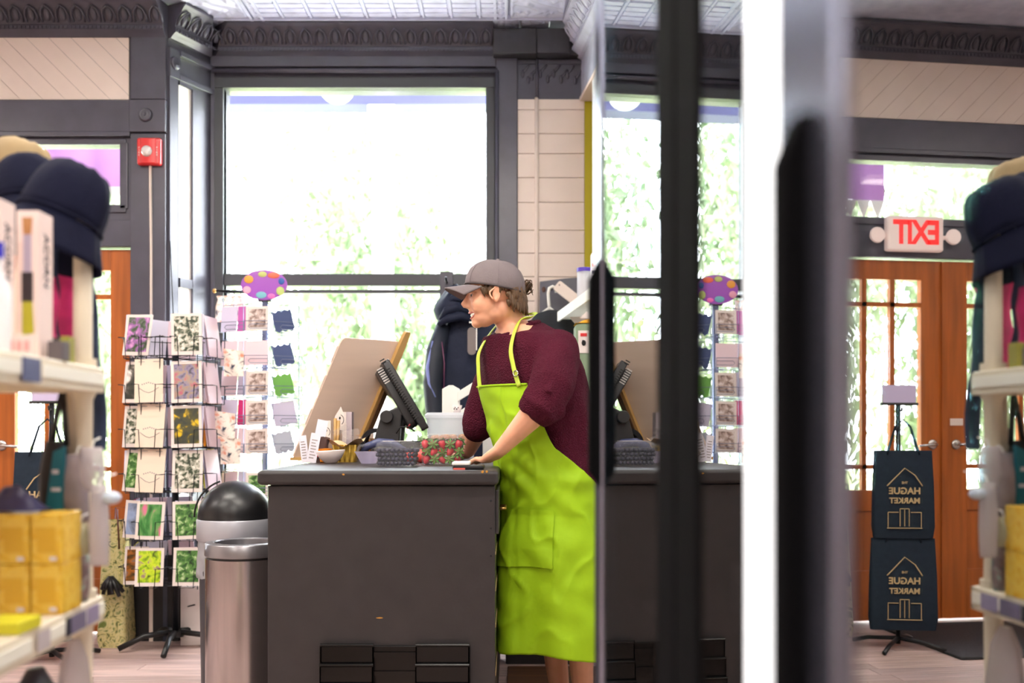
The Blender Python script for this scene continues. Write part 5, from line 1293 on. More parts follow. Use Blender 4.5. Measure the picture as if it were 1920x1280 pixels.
for k in range(26):                                                        # sideburns and temple hair
    s_ = 1 if k % 2 else -1
    clump((rnd.uniform(.012, .045), .070*s_, rnd.uniform(.018, .036)), (-.25, .05*s_, -1), rnd.uniform(.025, .05), .0055, 0)
for k in range(34):                                                        # curls from the cap opening
    a = rnd.uniform(0, 6.3); r_ = .02*rnd.random()**.5
    p = Vector((-.108, r_*cos(a), .028+r_*sin(a))); pts = []
    dv = Vector((-1, rnd.uniform(-.5, .5), rnd.uniform(-.35, .3))); w_ = rnd.uniform(2, 5)
    for q in range(8):
        pts.append(hp_(p.x-.0065*q, p.y+.010*sin(q*.9+w_), p.z+.016*sin(q*.7+w_)-.0004*q*q))
    hr_.tube(pts, [.004, .004, .0038, .0035, .003, .0025, .002, .001], 6)
part(hr_, 'hair', M_HAIR, ps_, world=True, smooth=True)
# cap
cp_ = MB(); n = 48; rows = 16; R = []
tilt = .16
Mc = Mh @ T3(-.016, 0, .030) @ Matrix.Rotation(-tilt, 4, 'Y')
for i in range(rows+1):
    t = i/rows; th = t*PI/2
    rr_ = cos(th)**.72 if i < rows else .02
    ringp = []
    for k in range(n):
        a = 2*PI*k/n
        sx = .112; sy = .090; hz = .098
        bulge = 1+.03*sin(t*PI)
        w_ = 1+.012*mnoise.noise((3*cos(a), 3*sin(a), t*5))
        zz = -.002+hz*sin(th)**.95
        x_ = sx*rr_*cos(a)*bulge*w_; y_ = sy*rr_*sin(a)*bulge*w_
        dz = -.022*(.5-.5*cos(a))*(1-t) if True else 0          # lower at the back
        ringp.append(tuple(Mc @ Vector((x_-.004*t, y_, zz+dz))))
    R.append(ringp)
cap = part(cp_.loft(R, False, True), 'cap', M_CAP, ps_, world=True, smooth=True)
sm_ = cap.modifiers.new('thick', 'SOLIDIFY'); sm_.thickness = .003
def brim(u, v):
    a = (u-.5)*2.1; r_ = v
    x0_, y0_ = .112*cos(a), .090*sin(a)
    x_ = x0_+.074*r_*cos(a*.55); y_ = y0_*(1-.08*r_)
    z_ = -.003-.016*r_-.030*(abs(u-.5)*2)**2*(.4+.6*r_)
    return tuple(Mc @ Vector((x_, y_, z_)))
br_ = part(MB().grid(brim, 28, 10), 'brim', M_CAP, cap, world=True, smooth=True)
s2 = br_.modifiers.new('thick', 'SOLIDIFY'); s2.thickness = .004
part(MB().ell(tuple(Mc @ Vector((-.004, 0, .098))), (.008, .008, .005), 10, 6), 'button', M_CAP, cap, world=True, smooth=True)
for k in range(6):
    a = 2*PI*(k+.5)/6
    pts = []
    for i in range(rows):
        t = i/rows; th = t*PI/2; rr_ = cos(th)**.72; bul = 1+.03*sin(t*PI)
        pts.append(tuple(Mc @ Vector((.1125*rr_*cos(a)*bul-.004*t, .0905*rr_*sin(a)*bul, -.002+.0985*sin(th)**.95-.022*(.5-.5*cos(a))*(1-t)))))
    part(MB().tube(pts, .0013, 5), 'seam', M_CAP, cap, world=True, smooth=True)
bandp = [tuple(Mc @ Vector((.1135*cos(a), .0915*sin(a), .001-.022*(.5-.5*cos(a))))) for a in [2*PI*k/48 for k in range(49)]]
part(MB().tube(bandp, .0022, 6), 'band_seam', mat('dark cap edge', (70, 62, 62), .9), cap, world=True, smooth=True)
# sweater
sw_ = MB()
sw_.loft([ring((cx_, cy_), a*1.04+.012, b_*1.04+.012, z, 40, 0, .012) for z, cx_, cy_, a, b_ in [(.90, .15, 3.66, .195, .135)]+TOR[1:-1]]+[[(p[0], p[1], p[2]-.042*max(0, sin(2*PI*k/40))+.018*max(0, -sin(2*PI*k/40))) for k, p in enumerate(ring((.024, 3.70), .090, .088, 1.487, 40))]])
chain(sw_, [SHL+Vector((-.004, .004, .0)), SHL.lerp(ELL, .35)+Vector((.008, -.006, 0)), SHL.lerp(ELL, .75)+Vector((.008, -.01, 0)), ELL.lerp(WRL, .05)+Vector((.004, -.004, .0))], [.076, .078, .080, .068], 18)
chain(sw_, [SHR+Vector((.01, -.01, .0)), SHR.lerp(ELR, .4), ELR, ELR.lerp(WRR, .22)], [.078, .074, .068, .054], 18)
# rolled cuff of the near sleeve: loose thick folds
dL = (WRL-ELL).normalized(); cc = ELL.lerp(WRL, .10)
s1_ = dL.cross(Vector((0, 0, 1))).normalized(); s2_ = s1_.cross(dL)
for off, r_, tk in ((.0, .056, .016), (.018, .053, .014), (-.020, .060, .018)):
    sw_.tube([tuple(cc+dL*(off+.008*sin(3*t))+s1_*r_*cos(t)+s2_*r_*sin(t)) for t in [2*PI*k/20 for k in range(21)]], tk, 10)
sw_.ell(tuple(cc+Vector((.045, -.005, -.012))), (.045, .04, .036), 14, 10)
for t0, t1 in ((SHL+Vector((.05, -.03, .0)), ELL+Vector((.055, .0, .0))), (SHL+Vector((.0, -.07, -.02)), ELL+Vector((.01, -.06, .03))), (SHL+Vector((-.05, -.02, -.04)), ELL+Vector((-.045, -.01, .05)))):
    sw_.tube([t0, t0.lerp(t1, .5)+Vector((.01, -.005, 0)), t1], [.012, .018, .014], 8)
swo = part(sw_, 'sweater', M_SWEAT, ps_, world=True, smooth=True)
bake(swo, [('REMESH', dict(mode='VOXEL', voxel_size=.006)), ('SMOOTH', dict(factor=.5, iterations=6))]); swo.data.shade_smooth()
# drape folds pressed into the knit
nrm_ = [v.normal.copy() for v in swo.data.vertices]; Mp = MW[ps_.name]; co_ = []
for v, nv in zip(swo.data.vertices, nrm_):
    w = Mp @ v.co
    h = mnoise.noise((w.x*9+2, w.y*9, w.z*5))*.010+mnoise.noise((w.x*22, w.y*22, w.z*11))*.004
    co_.extend(v.co+nv*h)
swo.data.vertices.foreach_set('co', co_); swo.data.update()
# collar
colp = []
for k in range(33):
    t = 2*PI*k/32; p = Vector((.020, 3.699, 1.488))+ux*.080*cos(t)+fw*.078*sin(t); p.z += -.044*max(0, sin(t))+.018*max(0, -sin(t)); colp.append(tuple(p))
part(MB().tube(colp, .0105, 8), 'collar', M_SWEAT, swo, world=True, smooth=True)
# shorts behind the apron
shm = MB(); chain(shm, [HPL+Vector((0, 0, .04)), HPL.lerp(KNL, .55), HPL.lerp(KNL, .85)], [.115, .105, .098], 18); chain(shm, [HPR+Vector((0, 0, .04)), HPR.lerp(KNR, .55), HPR.lerp(KNR, .85)], [.115, .105, .098], 18)
sho = part(shm, 'shorts', mat('dark shorts cloth', (50, 46, 44), .8), ps_, world=True, smooth=True)
bake(sho, [('REMESH', dict(mode='VOXEL', voxel_size=.009)), ('SMOOTH', dict(factor=.5, iterations=4))]); sho.data.shade_smooth()
for A_ in (ANL, ANR):
    fm = MB(); chain(fm, [A_-Vector((0, 0, .03))-fw*.03, A_+fw*.06-Vector((0, 0, .045)), A_+fw*.16-Vector((0, 0, .055))], [.042, .038, .03], 12)
    fm.v = [(v[0], v[1], max(v[2], .002)) for v in fm.v]
    part(fm, 'shoe', mat('dark shoe', (40, 38, 38), .6), ps_, world=True, smooth=True)
# apron: wraps front and sides
def torso_at(z):
    T_ = TOR
    if z <= T_[0][0]:
        k = (T_[0][0]-z); return (T_[0][1]+.035*k, T_[0][2]-.02*k, T_[0][3]+.012*min(1, k/.12)+.02*k, T_[0][4]+.022*min(1, k/.12)+.05*k)
    for p, q in zip(T_, T_[1:]):
        if p[0] <= z <= q[0]:
            t = (z-p[0])/(q[0]-p[0]); return tuple(p[i]+(q[i]-p[i])*t for i in (1, 2, 3, 4))
    return T_[-1][1:]
HEM, WST, BIB = .315, 1.03, 1.262
def apron(u, v):
    z = HEM+(BIB-HEM)*v
    cx_, cy_, a, b_ = torso_at(z)
    if z < WST:
        half = 1.95 if z < .9 else 1.95-.55*(z-.9)/(WST-.9)
        half = 1.95-.0*(z)
        if z > .82: half = 1.95-1.0*((z-.82)/(WST-.82))**1.3
    else:
        half = .95-.33*((z-WST)/(BIB-WST))**.6
    t = (u-.5)*2*half
    off = .040 if z > .9 else .040+.02*(.9-z)
    sag = .0
    lowk = max(0, (.95-z)/.6)
    fold = lowk*(.012*sin(t*5.2+1.2+z*1.3)+.007*sin(t*9+z*2.5))+.006*mnoise.noise((t*3, z*9, 1))+.010*max(0, 1-abs(z-.93)/.12)*sin(z*62+t*5+2.5*sin(t*2.3))*.7*(.5+mnoise.noise((t*2, z*4, 5)))
    fold += .007*mnoise.noise((t*3+z*2, z*13, 3))+.008*(1-abs(mnoise.noise((t*1.6+1.5*z, z*5-t, 9))))**10-.004*math.exp(-((t-.12-.1*sin(z*5))/.05)**2)
    p = Vector((cx_, cy_, z+.010*sin(t*3)*(1-v)))+ux*((a*1.05+off+fold)*sin(t))+fw*((b_*1.05+off+fold)*cos(t))
    return tuple(p)
ap = part(MB().grid(apron, 96, 130), 'apron', M_APRON, ps_, world=True, smooth=True)
s3 = ap.modifiers.new('thick', 'SOLIDIFY'); s3.thickness = .003; s3.offset = 1
def onbody(u, z, off=.044):
    cx_, cy_, a, b_ = torso_at(z); return Vector((cx_, cy_, z))+ux*((a*1.05+off)*sin(u))+fw*((b_*1.05+off)*cos(u))
# hem band, pocket seam
part(MB().tube([tuple(Vector(apron(k/60, 1.0))) for k in range(61)], .0045, 6), 'bib_hem', M_APRON, ap, world=True, smooth=True)
def pocketf(u, v):
    z = .62+.20*v; t = (u-.5)*1.3+.1
    p = Vector(apron((t/1.95)/2+.5, (z-HEM)/(BIB-HEM))); d_ = (ux*sin(t)+fw*cos(t)); return tuple(p+d_*.006)
part(MB().grid(pocketf, 40, 30), 'pocket', M_APRON, ap, world=True, smooth=True)
# neck straps
def strap(pts, w, name):
    mb = MB(); L_, R_ = [], []
    P = [Vector(p) for p in pts]
    def fn(u, v):
        x = v*(len(P)-1); i = min(int(x), len(P)-2); t = x-i
        def cr(a, b_, c_, d_): return .5*((2*b_)+(-a+c_)*t+(2*a-5*b_+4*c_-d_)*t*t+(-a+3*b_-3*c_+d_)*t*t*t)
        p = cr(P[max(i-1, 0)], P[i], P[i+1], P[min(i+2, len(P)-1)])
        return tuple(p+ux*(u-.5)*w+Vector((0, 0, (u-.5)*w*.35)))
    o = part(mb.grid(fn, 3, 40), name, M_STRAP, ps_, world=True, smooth=True)
    s4 = o.modifiers.new('thick', 'SOLIDIFY'); s4.thickness = .003
    return o
nl = Vector((.020, 3.699, 1.50))
st1 = strap([onbody(.48, 1.255), onbody(.42, 1.33, .040), onbody(.40, 1.40, .034), nl+ux*.066+fw*.045+Vector((0, 0, -.002)), nl+ux*.068-fw*.008+Vector((0, 0, .016)), nl+ux*.045-fw*.050+Vector((0, 0, .034)), nl-fw*.066+Vector((0, 0, .040))], .020, 'neck_strap')
st2 = strap([onbody(-.48, 1.255), onbody(-.45, 1.33, .040), onbody(-.42, 1.40, .034), nl-ux*.066+fw*.045+Vector((0, 0, -.002)), nl-ux*.068-fw*.008+Vector((0, 0, .016)), nl-ux*.045-fw*.050+Vector((0, 0, .034)), nl-fw*.066+Vector((0, 0, .040))], .020, 'neck_strap')
bk = onbody(.47, 1.30, .048)
part(MB().tube([tuple(bk+ux*.013*cos(t)+Vector((0, 0, .010*sin(t)))) for t in [2*PI*k/16 for k in range(17)]], .0022, 6), 'buckle', mat('steel buckle', (200, 196, 186), .25, .9), ps_, world=True, smooth=True)
# ================================================================== LEFT SHELVING
M_RESIN = mat('cream resin', (226, 214, 192), .45, var=(4, .03))
M_RAIL = mat('white label rail', (246, 244, 232), .3)
su = thing('shelf_unit', 'cream resin shelving unit at the left edge', 'shelving', (-.81, 1.98, 0), math.radians(4))
for i, z in enumerate((1.224, .774, .30)):
    bd_ = MB().bbox(-.42, 0, -1.6, 0, z-.012, z, .012)
    for y0, y1, x0, x1 in ((-1.6, 0, -.014, 0), (-1.6, 0, -.42, -.406), (-.014, 0, -.42, 0), (-1.6, -1.586, -.42, 0)): bd_.box(x0, x1, y0, y1, z-.05, z-.002)
    for k in range(9): bd_.box(-.41, -.01, -.16*k-.18, -.16*k-.172, z-.035, z-.01)
    part(bd_, 'shelf_board', M_RESIN, su, bevel=.002)
    part(MB().box(.0, .004, -.31, -.012, z-.034, z-.012), 'label_rail', M_RAIL, su)
    part(MB().box(.0, .004, -1.0, -.36, z-.034, z-.012), 'label_rail', M_RAIL, su)
for x, y in ((-.03, -.035), (-.39, -.035), (-.03, -1.56), (-.39, -1.56)):
    po = MB().lathe((x, y, 0), [(.022, 0), (.022, .25), (.026, .25), (.026, .31), (.019, .31), (.017, .55), (.019, .72), (.026, .725), (.026, .79), (.019, .79), (.017, 1.0), (.019, 1.16), (.026, 1.175), (.026, 1.24), (.018, 1.24), (.017, 1.50), (.012, 1.51)], 16)
    part(po, 'post', M_RESIN, su, smooth=SM)
for k, (y0, y1, c) in enumerate(((-.11, -.05, (150, 140, 170)), (-.19, -.12, (120, 112, 140)), (-.215, -.195, (40, 40, 60)), (-.34, -.29, (196, 186, 190)))):
    part(MB().box(.004, .006, y0, y1, .774-.040, .774-.008), 'price_tag', mat('tag %d' % k, c, .4), su)
part(MB().box(.004, .006, -.40, -.33, 1.224-.045, 1.224-.006), 'price_tag', mat('tag navy', (70, 76, 120), .4), su)
# ---- hats
M_NAVY = mat('navy hat cotton', (24, 26, 46), .8, spec=.08, var=(14, .12), bump=(120, .2))
def hat(c, tilt, rz, m, label, s=1.0):
    t = thing('bucket_hat', label, 'hat', c)
    t.rotation_euler = (tilt[0], tilt[1], rz); MW[t.name] = T3(*c) @ R3(tilt[0], tilt[1], rz)
    def crn(u, v):
        a = 2*PI*u; th = v*PI/2
        r = .080*cos(th)**.5*(1+.03*mnoise.noise((2*cos(a), 2*sin(a), v*3)))
        return (r*cos(a)*s, r*sin(a)*s, (.118*sin(th)**.9+.006*mnoise.noise((3*cos(a), 3*sin(a), v*4+3)))*s)
    def brm(u, v):
        a = 2*PI*u; r = .080+.026*v+.004*sin(3*a)*v; return (r*cos(a)*s, r*sin(a)*s, (-.004-.070*v+.006*sin(2*a+1)*v)*s)
    o = part(MB().grid(crn, 36, 14), 'crown', m, t, smooth=True); o.modifiers.new('t', 'SOLIDIFY').thickness = .003
    o = part(MB().grid(brm, 36, 6), 'brim', m, t, smooth=True); o.modifiers.new('t', 'SOLIDIFY').thickness = .003
    part(MB().tube([(.0815*s*cos(2*PI*k/36), .0815*s*sin(2*PI*k/36), 0) for k in range(37)], .003, 6), 'seam', m, t, smooth=True)
    return t
hat((X(112, 1.95), 1.95, Z(414, 1.95)), (-.22, .30, .3), 0, M_NAVY, 'navy bucket hat on top of the shelf post')
hat((X(38, 2.02), 2.06, Z(385, 2.05)), (-.2, .1, .2), 1, M_NAVY, 'second navy bucket hat behind the first one', .9)
hat((X(18, 2.25), 2.27, Z(350, 2.25)), (-.1, .2, .0), 0, mat('khaki cotton', (150, 128, 92), .8, var=(14, .12)), 'khaki hat half hidden behind the navy hats', .95)
ht = thing('hat_peg', 'cream peg stand holding up the hats', 'stand', (X(60, 2.08), 2.06, 1.224))
# pole stands on the top shelf behind the post
part(MB().tube([(X(55, 1.96), 1.90, 1.2245), (X(55, 1.96), 1.93, 1.45), (X(40, 2.02), 2.05, 1.56)], .008, 10), 'pole', M_RESIN, ht, world=True, smooth=True)
part(MB().tube([(X(55, 1.96), 1.93, 1.45), (X(25, 2.2), 2.26, 1.60)], .007, 10), 'arm', M_RESIN, ht, world=True, smooth=True)
part(MB().tube([(X(55, 1.96), 1.93, 1.45), (X(112, 1.95), 1.95, 1.52)], .007, 10), 'arm', M_RESIN, ht, world=True, smooth=True)
# ---- tall brush boxes
M_BOXW = mat('pale pink white carton', (236, 214, 208), .5)
M_LET = mat('dark lettering', (50, 44, 60), .5)
def brush_box(x0, y0, h, w, label):
    t = thing('brush_box', label, 'box', (x0+w/2, y0+.03, 1.2245))
    part(MB().bbox(x0, x0+w, y0, y0+.055, 1.2245, 1.2245+h, .002, 1), 'carton', M_BOXW, t, world=True)
    cx_ = x0+w/2; z = 1.2245+h
    part(MB().prism([(cx_-.009, z-.012), (cx_+.009, z-.012), (cx_+.007, z-.042), (cx_-.007, z-.042)], 'y', y0-.0008, y0), 'brush_print', mat('tan bristle print', (176, 122, 74), .5), t, world=True)
    part(MB().box(cx_-.007, cx_+.007, y0-.0008, y0, z-.108, z-.042), 'ferrule_print', mat('lilac grey print', (170, 158, 180), .4), t, world=True)
    part(MB().box(cx_-.010, cx_+.010, y0-.0008, y0, z-.160, z-.108), 'handle_print', mat('black print', (36, 30, 36), .4), t, world=True)
    part(MB().prism([(cx_-.009, z-.160), (cx_+.009, z-.160), (cx_+.012, z-.215), (cx_-.009, z-.22)], 'y', y0-.0008, y0), 'leaf_print', mat('yellow green print', (176, 170, 40), .4), t, world=True)
    me = text_mesh('ACORN', .027, M_LET, .0004)
    piece('lettering', me, t, wloc(t, (x0+w+.0006, y0+.0275, z-.085)), (PI/2, PI/2, PI/2))
    return t
brush_box(X(30, 1.75), 1.75, .262, .040, 'tall pale carton with a brush picture under the navy hat')
brush_box(X(-44, 1.66), 1.655, .262, .040, 'tall pale carton nearest the left edge of the shelf')
# ---- small things on the top shelf
t = thing('clear_bottle', 'clear glass bottle with blue cap at the left edge', 'bottle', (X(0, 1.6), 1.59, 1.2245))
part(MB().lathe((X(-2, 1.59), 1.585, 1.2245), [(.018, 0), (.02, .004), (.02, .10), (.008, .13), (.008, .15)], 20), 'glass', MATS['translucent tub'], t, world=True, smooth=SM)
part(MB().lathe((X(-2, 1.59), 1.585, 1.2245), [(.010, .15), (.010, .175), (.0, .176)], 16), 'cap', mat('cobalt cap', (44, 40, 190), .3), t, world=True, smooth=SM)
for k, (px, d_, w, h, c, lb) in enumerate(((76, 1.87, .038, .050, (52, 46, 48), 'small dark carton on the top shelf beside the tall boxes'), (88, 1.76, .028, .034, (96, 88, 92), 'small grey carton on the top shelf edge'), (112, 1.84, .016, .05, (150, 146, 60), 'thin olive green carton on the top shelf'))):
    solo(MB().bbox(X(px, d_), X(px, d_)+w, d_, d_+.03, 1.2245, 1.2245+h, .002, 1), 'small_carton', mat('carton %d' % k, c, .5), lb, 'box')
t = thing('price_card', 'white price card standing on the top shelf edge', 'sign', (X(30, 1.62), 1.62, 1.2245))
part(MB().box(X(2, 1.64), X(58, 1.64), 1.64, 1.644, 1.2245, 1.258), 'card', M_CARD, t, world=True)
for k in range(3): part(MB().box(X(18+14*k, 1.64), X(26+14*k, 1.64), 1.6392, 1.64, 1.231, 1.248), 'print_mark', MATS['ink coral'], t, world=True)
# ---- pink knit bag and navy scarf hanging at the shelf end
M_PINK = mat('fuchsia knit', (216, 42, 118), .7, var=(16, .3), bump=(30, .4))
def pinkf(u, v):
    a = 2*PI*u; z = 1.235+.235*v; w = (.034+.008*sin(v*9)+.004*sin(a*3+v*8))*(1 if v < .85 else 1-(v-.85)*4)
    return (X(130, 2.1)+w*cos(a)*1.1, 2.08+.03*sin(a), z)
solo(MB().grid(pinkf, 28, 24), 'pink_bag', M_PINK, 'fuchsia knit bag hanging at the end of the top shelf', 'bag', smooth=True)
def pinkg(u, v):
    a = 2*PI*u; w = .020+.004*sin(v*11); return (X(94, 1.93)+w*cos(a), 1.915+.018*sin(a), 1.2250+.17*v)
solo(MB().grid(pinkg, 20, 16), 'pink_pouch', M_PINK, 'fuchsia pouch standing beside the tall carton', 'pouch', smooth=True)
M_SCARF = mat('dark blue scarf', (36, 52, 82), .7, var=(20, .15), bump=(40, .3))
def ribbon(path, w, th, name, m, label, cat):
    P = [Vector(p) for p in path]
    def fn(u, v):
        x = v*(len(P)-1); i = min(int(x), len(P)-2); q = P[i].lerp(P[i+1], x-i)
        a = 2*PI*u; return (q.x+w/2*cos(a)*(1+.15*sin(v*12)), q.y+th*sin(a)+.004*sin(v*14), q.z)
    return solo(MB().grid(fn, 16, 40), name, m, label, cat, smooth=True)
ribbon([(X(104, 1.97), 1.965, 1.232), (X(102, 1.97), 1.96, 1.35), (X(100, 1.96), 1.955, 1.46)], .026, .006, 'navy_strap', M_SCARF, 'navy strap hanging from the hat onto the shelf', 'strap')
ribbon([(X(180, 2.0), 2.012, 1.06), (X(176, 2.0), 2.012, 1.20), (X(166, 2.0), 2.012, 1.30), (X(152, 2.0), 2.012, 1.43), (X(146, 2.0), 2.0, 1.47)], .032, .008, 'navy_scarf', M_SCARF, 'long navy scarf hanging past the end of the top shelf', 'scarf')
# ---- lower shelf: yellow boxes
M_YEL = picture_mat('yellow carton print', [(214, 160, 20), (236, 192, 60), (240, 204, 90), (222, 170, 30)], 30)
yb = mesh_of(MB().bbox(-.027, .027, 0, .09, 0, .0885, .002, 1), M_YEL, False, 'carton')
ylab = mesh_of(MB().box(-.016, .016, -.0008, 0, .02, .065), mat('amber label', (224, 176, 46), .4), False, 'label')
ysq = mesh_of(MB().box(.006, .018, -.0012, 0, .006, .013), M_BRO, False, 'price_dot')
k = 0
for r_ in range(2):
    for c_ in range(3):
        t = thing('yellow_box', '%s yellow carton of the %s row on the lower shelf' % (['right', 'middle', 'left'][c_], ['bottom', 'upper'][r_]), 'box', (-.823-.057*c_, 1.76-.002*c_, .7745+.0895*r_), .05, group='yellow cartons on the lower shelf')
        for nm_, me_ in (('carton', yb), ('label', ylab), ('price_dot', ysq)): piece(nm_, me_, t, (0, 0, 0))
solo(MB().bbox(X(-30, 1.60), X(46, 1.60), 1.58, 1.66, .7745, .7945, .004), 'lime_pad', mat('lime yellow paper', (214, 208, 40), .5), 'lime yellow pad lying at the lower shelf edge', 'pad')
def clothf(u, v): return (X(-30, 1.8)+.105*u, 1.77+.075*v, .9545+.002+.040*sin(PI*u)*sin(PI*v)+.012*mnoise.noise((u*5, v*5, 7))*sin(PI*u)*sin(PI*v))
solo(MB().grid(clothf, 20, 16), 'navy_cloth', mat('indigo satin', (58, 56, 96), .35), 'folded indigo cloth on top of the yellow cartons', 'cloth', smooth=True)
# teal and black bag
t = thing('teal_bag', 'black and teal bag hanging under the top shelf', 'bag', (X(96, 1.9), 1.9, .9))
part(MB().loft([[(x, y, z) for x, y in rrect(X(70, 1.9)-e, X(126, 1.9)+e, 1.895, 1.935, .015, 3)] for e, z in ((.0, .80), (.004, .86), (0, 1.02), (-.012, 1.08))]), 'bag_body', M_BLACK, t, world=True, smooth=SM)
part(MB().prism([(X(88, 1.89), .955), (X(120, 1.89), .945), (X(122, 1.89), 1.07), (X(102, 1.89), 1.06)], 'y', 1.885, 1.894), 'teal_panel', mat('teal fabric', (16, 110, 130), .6), t, world=True)
part(MB().box(X(98, 1.885), X(110, 1.885), 1.884, 1.885, 1.018, 1.026), 'logo_mark', M_SLEEVE, t, world=True)
part(MB().box(X(96, 1.885), X(114, 1.885), 1.884, 1.885, .985, .992), 'logo_mark', M_SLEEVE, t, world=True)
part(MB().tube([(X(88, 1.9), 1.915, 1.07), (X(104, 1.9), 1.915, 1.15), (X(110, 1.9), 1.915, 1.172)], .006, 8).tube([(X(118, 1.9), 1.915, 1.07), (X(112, 1.9), 1.915, 1.172)], .006, 8), 'handle', M_BLACK, t, world=True, smooth=True)
# clip strip with hanging packs
t = thing('clip_strip', 'cream clip strip hanging from the top shelf', 'strip', (X(133, 1.9), 1.965, .83))
part(MB().loft([[(X(133, 1.93)+w*cos(2*PI*k/14), 1.95+.010*sin(2*PI*k/14), z) for k in range(14)] for w, z in ((.019, .86), (.021, 1.0), (.020, 1.08), (.019, 1.173))]), 'strip', M_RESIN, t, world=True, smooth=True)
M_PACK = milky_mat('bagged plastic', (214, 206, 210), .2)
M_PACK2 = mat('mauve grey pack', (150, 140, 146), .3, var=(20, .25))
for k, (px, py, w, h, d_, m, lb) in enumerate(((172, 880, .050, .085, 1.90, M_PACK, 'upper crinkled clear pack on the clip strip'), (142, 915, .050, .13, 1.90, M_PACK2, 'mauve grey pack on the clip strip'), (186, 985, .036, .150, 1.86, M_PACK, 'long clear pack hanging lowest on the clip strip'), (150, 1010, .032, .06, 1.86, mat('olive grey pack', (170, 164, 130), .3, var=(20, .2)), 'olive grey pack on the clip strip'))):
    x_, z_ = X(px, d_), Z(py, d_)
    mb = MB().loft([[(x_+(w/2)*e*cos(2*PI*q/20)*(1+.1*mnoise.noise((3*cos(2*PI*q/20), 3*sin(2*PI*q/20), zz*30+k))), d_+.018*e2*sin(2*PI*q/20), z_+zz) for q in range(20)] for e, e2, zz in ((.95, .1, -h/2), (1, .6, -h*.42), (1, 1, -h*.1), (.95, .9, h*.2), (.9, .4, h*.4), (.8, .1, h/2))])
    t = thing('hanging_pack', lb, 'pack', (x_, d_, z_-h/2), group='packs on the clip strip')
    part(mb, 'bag', m, t, world=True, smooth=True)
    part(MB().tube([(x_, d_, z_+h/2-.004), (x_, d_+.01, z_+h/2+.012), (x_-.004, 1.948, z_+h/2+.018)], .0016, 6), 'hook', M_WHITE, t, world=True)
solo(MB().ell((X(205, 1.85), 1.86, Z(933, 1.86)), (.018, .014, .012), 14, 8).tube([(X(198, 1.86), 1.86, Z(936, 1.86)), (X(176, 1.87), 1.88, Z(940, 1.86))], .012, 10), 'sky_blue_toy', mat('pale sky plastic', (196, 210, 228), .3), 'pale blue rounded toy sticking out of the packs', 'toy', smooth=True)
t = thing('teal_floral_pouch', 'teal floral pouch at the end of the lower shelf', 'pouch', (X(140, 1.9), 1.9, .7745))
part(MB().loft([[(X(138, 1.9)+w*cos(2*PI*q/20), 1.90+dd*sin(2*PI*q/20), .7745+z) for q in range(20)] for w, dd, z in ((.026, .018, 0), (.03, .02, .03), (.03, .018, .08), (.026, .008, .105))]), 'pouch', picture_mat('teal floral', [(120, 180, 170), (110, 92, 96), (150, 130, 130), (160, 200, 190)], 30), t, world=True, smooth=True)
# bags on the bottom shelf
def standing_bag(px0, px1, d_, z0, h, m, label, name):
    x0, x1 = X(px0, d_), X(px1, d_); c = (x0+x1)/2; w = (x1-x0)/2
    mb = MB().loft([[(c+w*e*cos(2*PI*q/24)*(1+.12*mnoise.noise((3*cos(2*PI*q/24), 3*sin(2*PI*q/24), z*8))), d_+.06*e*sin(2*PI*q/24)*(1+.12*mnoise.noise((3*cos(2*PI*q/24), 3*sin(2*PI*q/24), z*8+5))), z0+z*h) for q in range(24)] for e, z in ((.9, 0), (1, .1), (1, .4), (.95, .7), (.7, .9), (.3, 1))])
    return solo(mb, name, m, label, 'bag', smooth=True)
standing_bag(20, 112, 1.80, .3005, .37, mat('dark navy plastic', (30, 32, 50), .4), 'dark navy bag standing on the bottom shelf', 'navy_bag')
standing_bag(112, 165, 1.90, .3005, .40, M_PACK, 'whitish plastic bag standing on the bottom shelf', 'white_bag')

# ================================================================== THINGS BY THE DOORS (seen in the cooler glass)
# tote bags on a stand
M_TOTE = mat('dark slate tote canvas', (36, 46, 58), .75, spec=.15, var=(40, .12))
M_GOLD = mat('tan print ink', (196, 170, 124), .6)
sx, sy = -2.20, 4.76
t = thing('tote_stand', 'black metal stand carrying the tote bags', 'stand', (sx, sy, 0))
part(MB().tube([(sx, sy, .02), (sx, sy, 1.27)], .012, 10), 'pole', M_BLACK, t, world=True, smooth=True)
for k in range(4):
    a = PI/4+PI/2*k
    part(MB().tube([(sx, sy, .05), (sx+.15*cos(a), sy+.15*sin(a), .035), (sx+.23*cos(a), sy+.23*sin(a), .012)], .011, 8), 'leg', M_BLACK, t, world=True, smooth=True)
part(MB().box(sx-.09, sx+.09, sy-.012, sy-.006, 1.24, 1.33), 'sign_card', mat('lavender sign card', (196, 184, 216), .5), t, world=True)
part(MB().tube([(sx-.1, sy-.012, 1.235), (sx+.1, sy-.012, 1.235)], .007, 8), 'sign_rail', M_BLACK, t, world=True)
for z in (1.20, .74):
    part(MB().tube([(sx, sy, z), (sx+.01, sy-.05, z), (sx+.012, sy-.06, z+.015)], .005, 8), 'hook', M_BLACK, t, world=True)
